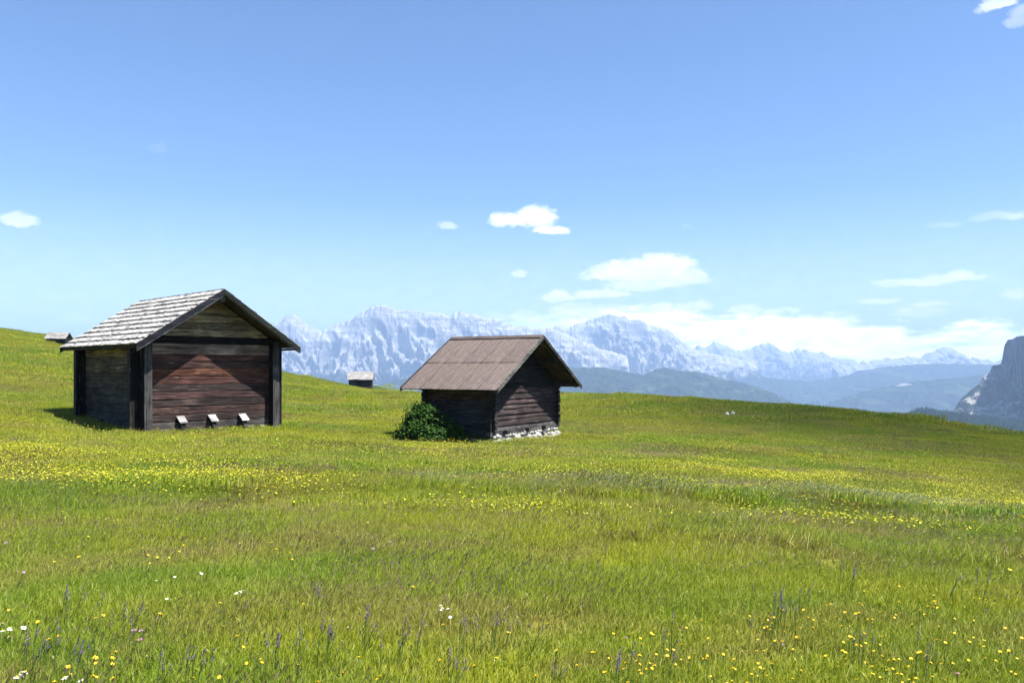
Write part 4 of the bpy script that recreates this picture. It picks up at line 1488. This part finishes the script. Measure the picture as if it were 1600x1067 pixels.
half = SL2L / 2
shm2 = [sheet_mesh(i, wsh2 + 0.04, half + 0.07) for i in range(3)]
roofs2 = {}
for sx in (-1, 1):
    parts_ = []
    yy = YA + 0.05
    while yy < YB - 0.05:
        w_ = 0.20
        v = []
        for (xx, dz) in ((0.0, -0.10), (HW2 - 0.05, -0.10), (HW2 - 0.05, -0.065), (0.0, -0.065)):
            for y_ in (yy, min(yy + w_ - 0.012, YB - .05)):
                v.append((sx * xx, y_, RH2 - SL2 * xx + dz))
        parts_.append((v, [(0, 1, 3, 2), (2, 3, 5, 4), (4, 5, 7, 6), (6, 7, 1, 0), (0, 2, 4, 6), (1, 7, 5, 3)]))
        yy += w_
    rf = part('roof', join(parts_), hut2, (.13, .085, .065))
    roofs2[sx] = rf
    for rowi in (1, 0):
        for si in range(nsh):
            Xc = Vector((0, 1 if sx < 0 else -1, 0))
            Yc = Vector((sx * c2, 0, -s2_))
            Zc = Xc.cross(Yc)
            base = Vector((0, YA + (si + .5) * wsh2, RH2 - 0.02)) + Yc * (rowi * half - (0.03 if rowi else 0)) + Zc * (0.012 * (1 - rowi) + 0.0015 * (si % 2) - 0.012)
            M_ = Matrix((Xc, Yc, Zc)).transposed().to_4x4()
            M_.translation = base
            o = bpy.data.objects.new('roof_sheet', shm2[(si + rowi) % 3])
            COL.objects.link(o)
            o.parent = rf
            o.matrix_local = M_
            g = R2_.uniform(.90, 1.08)
            o.color = (g, g * R2_.uniform(.97, 1.0), g * R2_.uniform(.96, 1.0), 1)
    for (ya, yb_, col) in ((YA - 0.05, YA - 0.005, (.30, .30, .25)), (YB + .005, YB + .05, (.10, .10, .09))):
        v = []
        for y_ in (ya, yb_):
            for (xx, dz) in ((0, 0.02), (HW2 + 0.03, 0.02), (HW2 + 0.03, -0.12), (0, -0.12)):
                v.append((sx * xx, y_, RH2 - SL2 * xx + dz))
        part('verge_board', (v, [(0, 1, 2, 3), (7, 6, 5, 4), (0, 4, 5, 1), (1, 5, 6, 2), (2, 6, 7, 3), (3, 7, 4, 0)]), hut2, col if sx < 0 else (.07, .065, .055))
    zpl = RH2 - SL2 * (abs(XL if sx < 0 else XR) + .0) - 0.19
    xp = XL - 0.0 if sx < 0 else XR
    part('purlin', bar((xp, YA + .08, zpl), (xp, YB - .06, zpl), .13, .14), hut2, (.10, .09, .065))
    part('purlin', bar((sx * 1.2, YA + .08, RH2 - SL2 * 1.2 - .18), (sx * 1.2, YB - .06, RH2 - SL2 * 1.2 - .18), .12, .12), hut2, (.10, .09, .065))
    for yy in (YA + .12, .7, 1.5, 2.3):
        part('rafter', bar((sx * .06, yy, RH2 - SL2 * .06 - .135), (sx * (HW2 - .12), yy, RH2 - SL2 * (HW2 - .12) - .135), .08, .06), hut2, (.12, .11, .075))
part('ridge_beam', bar((0, YA + .06, RH2 - .26), (0, YB - .06, RH2 - .26), .14, .16), hut2, (.13, .12, .10))
part('ridge_cap', ([(-.16, YA - .04, RH2 - .07), (0, YA - .04, RH2 + .028), (.16, YA - .04, RH2 - .07), (-.16, YB + .04, RH2 - .07), (0, YB + .04, RH2 + .028), (.16, YB + .04, RH2 - .07),
                    (0, YA - .04, RH2 + .0), (0, YB + .04, RH2 + .0)], [(0, 1, 4, 3), (1, 2, 5, 4), (0, 6, 1), (1, 6, 2), (3, 4, 7), (4, 5, 7), (0, 3, 7, 6), (6, 7, 5, 2)]), hut2, (.9, .86, .84), m_sheet)

# whitish rounded stones under the front and loose at the corner
m_stone, nt, out = material('white_stone')
oi = nt.new('ShaderNodeObjectInfo')
tcn = nt.new('ShaderNodeTexCoord')
s1n = nt.noise(tcn.outputs['Object'], 14.0, 6.0, 0.7)
c = nt.mix(nt.smooth(s1n, 0.35, 0.65, 0.55, 0.0), oi.outputs['Color'], (0.20, 0.19, 0.16))
principled(nt, out, c, 0.9, 0.2, s1n, 0.6, 0.03)


def stone_mesh(seed):
    import bmesh
    bm = bmesh.new()
    bmesh.ops.create_icosphere(bm, subdivisions=2, radius=1.0)
    r = random.Random(seed)
    ofs = [Vector((r.uniform(-1, 1), r.uniform(-1, 1), r.uniform(-1, 1))).normalized() for _ in range(7)]
    for v in bm.verts:
        d = v.co.normalized()
        k_ = 1.0
        for o_ in ofs:      # flatten a few sides
            t_ = d.dot(o_)
            if t_ > 0.72:
                k_ = min(k_, 0.78 / t_)
        v.co = d * k_ * r.uniform(.95, 1.05)
    me = bpy.data.meshes.new('stone')
    bm.to_mesh(me)
    bm.free()
    me.materials.append(m_stone)
    return me


stones = [stone_mesh(i) for i in range(6)]


def stone(parent, loc, s, col, name='stone'):
    o = bpy.data.objects.new(name, R2_.choice(stones))
    COL.objects.link(o)
    o.parent = parent
    o.location = loc
    o.scale = s
    o.rotation_euler = (R2_.uniform(-.4, .4), R2_.uniform(-.4, .4), R2_.uniform(0, 6))
    o.color = (*col, 1)
    return o


xx = XL - .12
while xx < XR - .15:
    s = R2_.uniform(.10, .20)
    g = R2_.uniform(.22, .46)
    stone(hut2, (xx + s, -0.10 + R2_.uniform(-.06, .05), 0.10 + R2_.uniform(-.02, .05)), (s, s * .9, s * R2_.uniform(.62, .85)), (g, g * .98, g * .93))
    if R2_.random() < .75:
        s3 = R2_.uniform(.06, .11)
        stone(hut2, (xx + s + R2_.uniform(-.1, .1), -0.26 + R2_.uniform(-.1, .04), 0.04), (s3, s3, s3 * .7), (g, g * .98, g * .93))
    xx += s * 1.85
for lx, ly, s in ((-2.45, -.45, .12), (-2.7, -.25, .09), (-2.2, -.62, .09)):
    stone(hut2, (lx, ly, .05), (s * 1.3, s, s * .5), (.66, .65, .6))
xx = XL - .05
while xx < XR:
    s = R2_.uniform(.08, .13)
    g = R2_.uniform(.26, .46)
    stone(hut2, (xx + s, -0.04 + R2_.uniform(-.03, .03), 0.27 + R2_.uniform(-.02, .03)), (s, s * .9, s * R2_.uniform(.62, .85)), (g, g * .98, g * .93))
    xx += s * 1.9
yy = .1
while yy < DEP2:
    s = R2_.uniform(.11, .18)
    stone(hut2, (XL - .04, yy + s, .10), (s * .9, s, s * .7), (.22, .21, .19))
    yy += s * 1.7


# ---------------------------------------------------------------- two small huts far up the meadow
def small_hut(x_, y_, z_, rz, L, W_, H_, rise, ov, roofc, wallc, label, grp=None):
    r = random.Random(int(abs(x_) * 10))
    root = empty('small_hut', (x_, y_, z_), rz, label=label, category='hut')
    if grp:
        root['group'] = grp
    courses = list(np.arange(-0.25, H_ + .01, 0.30))
    for i in range(len(courses) - 1):
        for (a, b, c_, d, rot) in ((-L / 2, L / 2, -W_ / 2, W_ / 2, 0), ):
            for (rot_, loc, l0, l1) in ((0, (0, -W_ / 2, 0), -L / 2, L / 2), (math.pi, (0, W_ / 2, 0), -L / 2, L / 2),
                                        (-math.pi / 2, (-L / 2, 0, 0), -W_ / 2, W_ / 2), (math.pi / 2, (L / 2, 0, 0), -W_ / 2, W_ / 2)):
                o = link('wall_course', plank(l0, l1, l0, l1, courses[i], courses[i + 1] - .02, .05, 'board', r, 2, .01), m_wood, root)
                o.location = loc
                o.rotation_euler = (0, 0, rot_)
                tinted(o, wallc, .15, r)
    for sx in (-1, 1):
        v = [(sx * L / 2, -W_ / 2, H_ - .02), (sx * L / 2, W_ / 2, H_ - .02), (sx * L / 2, 0, H_ + rise)]
        v += [(a - sx * .06, b, c_) for a, b, c_ in v]
        part('gable', (v, [(0, 1, 2), (5, 4, 3), (0, 3, 4, 1), (1, 4, 5, 2), (2, 5, 3, 0)]), root, wallc)
    hwid = W_ / 2 + ov
    sl = rise / (W_ / 2)
    for s in (-1, 1):
        for k_ in range(4):
            a0, a1 = hwid * k_ / 4, hwid * (k_ + 1) / 4 + .05
            v = []
            for xx in (-L / 2 - ov, L / 2 + ov):
                for (aa_, dz) in ((a0, .0), (a1, .0), (a1, .08), (a0, .05)):
                    v.append((xx, s * aa_, H_ + rise - sl * aa_ + dz + .02 * 0))
            o = part('roof_course', (v, [(0, 1, 2, 3), (7, 6, 5, 4), (0, 4, 5, 1), (1, 5, 6, 2), (2, 6, 7, 3), (3, 7, 4, 0)]), root, roofc, m_shingle)
    part('door', box(-L * .18, L * .08, -W_ / 2 - .09, -W_ / 2 - .055, 0, H_ * .8), root, (.03, .028, .026))
    return root


Yc_ = 126.0
xc_ = (564 - 800) / F * Yc_
small_hut(xc_, Yc_, EYE - (606 - HOR) / F * Yc_ - .25, 0.13, 3.5, 3.4, 1.75, 1.05, .28, (.30, .29, .275), (.05, .05, .05),
          'tiny far hut with white roof on the slope between the two large huts')
xl_, Yl_ = at_px(92, 539)
small_hut(xl_, Yl_, gz(xl_, Yl_) - .02, 0.12, 1.95, 1.6, 0.80, .58, .17, (.30, .29, .27), (.03, .032, .035),
          'tiny far hut on the skyline at the far left behind the shingle roof')

# ---------------------------------------------------------------- shrub beside the right hut
m_leaf = leaf_mat('shrub_leaf', (0.014, 0.040, 0.008), 0.20, (0.042, 0.092, 0.013), 0.6, 0.006)
m_bark, nt, out = material('shrub_bark')
principled(nt, out, (0.06, 0.045, 0.035), 0.9, 0.1)
sxw, syw = (664 - 800) / F * 26.6, 26.6
shrub = empty('leafy_shrub', (sxw, syw, gz(sxw, syw)), 0, label='dense dark green shrub against the left wall of the brown roofed hut', category='shrub')
rs = np.random.default_rng(31)
V, T, Rn = [], [], []
lobes = [((-.25, -.05, .75), (.62, .55, .62)), ((-.95, -.15, .22), (.28, .3, .24)), ((.25, -.45, .2), (.8, .25, .2)), ((-.35, .1, 1.15), (.18, .18, .30)), ((1.25, .1, .3), (.4, .35, .3)), ((.35, .1, .70), (.70, .5, .62)), ((-.62, -.1, .42), (.40, .40, .42)), ((-.5, 0, .72), (.35, .4, .4)), ((-.3, 0, .5), (.5, .4, .45)), ((.1, 0, .4), (.6, .4, .4)), ((.05, .05, 1.12), (.40, .38, .30)), ((.85, .1, .5), (.42, .40, .48)), ((-.15, -.35, .35), (.55, .35, .36)), ((.5, -.3, .32), (.5, .35, .33))]
twigs = []
for (cc_, rr_) in lobes:
    for _ in range(80):
        d = rs.normal(size=3)
        d /= np.linalg.norm(d)
        rad = rs.uniform(.62, 1.12) if rs.uniform() < .9 else rs.uniform(1.1, 1.45)
        cpt = np.array(cc_) + d * np.array(rr_) * rad
        if cpt[2] < 0.06:
            continue
        rnd_c = rs.uniform(0, .55)
        twigs.append(cpt)
        for _l in range(9):
            p = cpt + rs.normal(size=3) * 0.065
            nrm = Vector((d[0] * .6 + rs.normal() * .35, d[1] * .6 + rs.normal() * .35, .75 + rs.normal() * .3)).normalized()
            a = nrm.orthogonal().normalized()
            a.rotate(Matrix.Rotation(rs.uniform(0, 6.28), 3, nrm))
            b_ = nrm.cross(a)
            ln, wd_ = rs.uniform(.07, .12), rs.uniform(.04, .06)
            P = Vector(p)
            b0 = len(V)
            droop = nrm * -0.015
            V += [tuple(P), tuple(P + a * ln * .5 + b_ * wd_), tuple(P + a * ln + droop), tuple(P + a * ln * .5 - b_ * wd_)]
            T += [(b0, b0 + 1, b0 + 2), (b0, b0 + 2, b0 + 3)]
            Rn += [min(1, rnd_c + rs.uniform(0, .45))] * 4
me = mesh_arrays('foliage', V, T, [m_leaf], {'rnd': Rn})
link('foliage', me, None, shrub)
shrub.scale = (.80, .80, .88)
for i in range(9):
    t_ = twigs[int(rs.integers(len(twigs)))]
    p0 = Vector((rs.uniform(-.3, .4), rs.uniform(-.1, .2), -.05))
    p1 = Vector(t_) * 0.55 + p0 * .4 + Vector((0, 0, .15))
    link('stem', join([bar(p0, p1, .035, .035), bar(p1, Vector(t_), .018, .018)]), m_bark, shrub)

# two pale stones out on the slope
for px, py, s, lb in ((1136, 651, .09, 'pale left stone of the pair lying on the right slope'), (1145, 650, .10, 'pale right stone of the pair lying on the right slope')):
    x_, y_ = at_px(px, py)
    o = bpy.data.objects.new('field_stone', stones[int(px) % 6])
    COL.objects.link(o)
    o.location = (x_, y_, gz(x_, y_) + .12)
    o.scale = (s * 1.2, s, s * 1.5)
    o.color = (.62, .60, .55, 1)
    o['label'] = lb
    o['category'] = 'stone'

# ---------------------------------------------------------------- conifers on the wooded hill and below the cliff
m_fir = leaf_mat('fir_needles', (0.010, 0.020, 0.012), 0.05, (0.022, 0.036, 0.018), 0.6, 0.0)


def fir(seed):
    r = random.Random(seed)
    V, T = [], []
    H_ = 1.0
    tiers = 7
    for k_ in range(tiers):
        z0 = 0.12 + 0.80 * k_ / tiers
        rad = 0.20 * (1 - k_ / tiers) + .03
        n = 7
        b = len(V)
        V.append((0, 0, z0 + .22))
        for i in range(n):
            a = 6.283 * i / n + k_
            rr_ = rad * r.uniform(.65, 1.2)
            V.append((math.cos(a) * rr_, math.sin(a) * rr_, z0 - .02 * r.random()))
        for i in range(n):
            T.append((b, b + 1 + i, b + 1 + (i + 1) % n))
    return mesh_arrays('fir', V, T, [m_fir], {'rnd': [r.random()] * len(V)})


firs = [fir(i) for i in range(5)]
me = fo.data
nv_ = len(me.vertices)
cov = np.empty(nv_ * 3, np.float32)
me.vertices.foreach_get('co', cov)
cov = cov.reshape(-1, 3)
rg = np.random.default_rng(4)
ncol = len(np.arange(1360, 1800, 1.5))
G = cov.reshape(-1, ncol, 3)
iu = rg.uniform(0, ncol - 1.01, 26000)
iv = rg.uniform(12, 120, 26000)
i0, j0 = iv.astype(int), iu.astype(int)
fv, fu = (iv - i0)[:, None], (iu - j0)[:, None]
P = (G[i0, j0] * (1 - fv) + G[i0 + 1, j0] * fv) * (1 - fu) + (G[i0, j0 + 1] * (1 - fv) + G[i0 + 1, j0 + 1] * fv) * fu
scatter('fir_forest', P, np.zeros_like(P), rg.uniform(9, 19, len(P)), rg.integers(0, 5, len(P)), firs, kind='stuff', label='dark fir forest below the cliff at the right edge', category='forest')

# ---------------------------------------------------------------- a cloud standing high to the right, its shade lies on the right of the meadow
m_cloud, nt, out = material('cloud')
geo = nt.new('ShaderNodeNewGeometry')
cn = nt.noise(nt.mapping(geo.outputs['Position'], (1 / 26.0, 1 / 26.0, 1 / 26.0)), 1.0, 5.0, 0.6)
dfn = nt.new('ShaderNodeBsdfDiffuse')
dfn.inputs[0].default_value = (.9, .9, .9, 1)
trn = nt.new('ShaderNodeBsdfTransparent')
mxs = nt.new('ShaderNodeMixShader')
nt.l.new(nt.smooth(cn, 0.33, 0.60, 0.0, 0.42), mxs.inputs[0])
nt.l.new(trn.outputs[0], mxs.inputs[1])
nt.l.new(dfn.outputs[0], mxs.inputs[2])
nt.l.new(mxs.outputs[0], out.inputs['Surface'])
uu, vv = np.meshgrid(np.linspace(0, 2 * np.pi, 121), np.linspace(0.0001, np.pi - .0001, 61))
rad = 1 + 0.16 * fbm(np.cos(uu) * np.sin(vv) * 3 + 9, np.sin(uu) * np.sin(vv) * 3 + np.cos(vv) * 2, 5, 12)
hcl = 1300.0
ccx, ccy = 138 + SUN_DIR.x / SUN_DIR.z * hcl, 62 + SUN_DIR.y / SUN_DIR.z * hcl
link('cloud', grid_mesh('cloud', ccx + 118 * rad * np.cos(uu) * np.sin(vv), ccy + 100 * rad * np.sin(uu) * np.sin(vv), hcl + 34 * rad * np.cos(vv)), m_cloud, kind='structure')
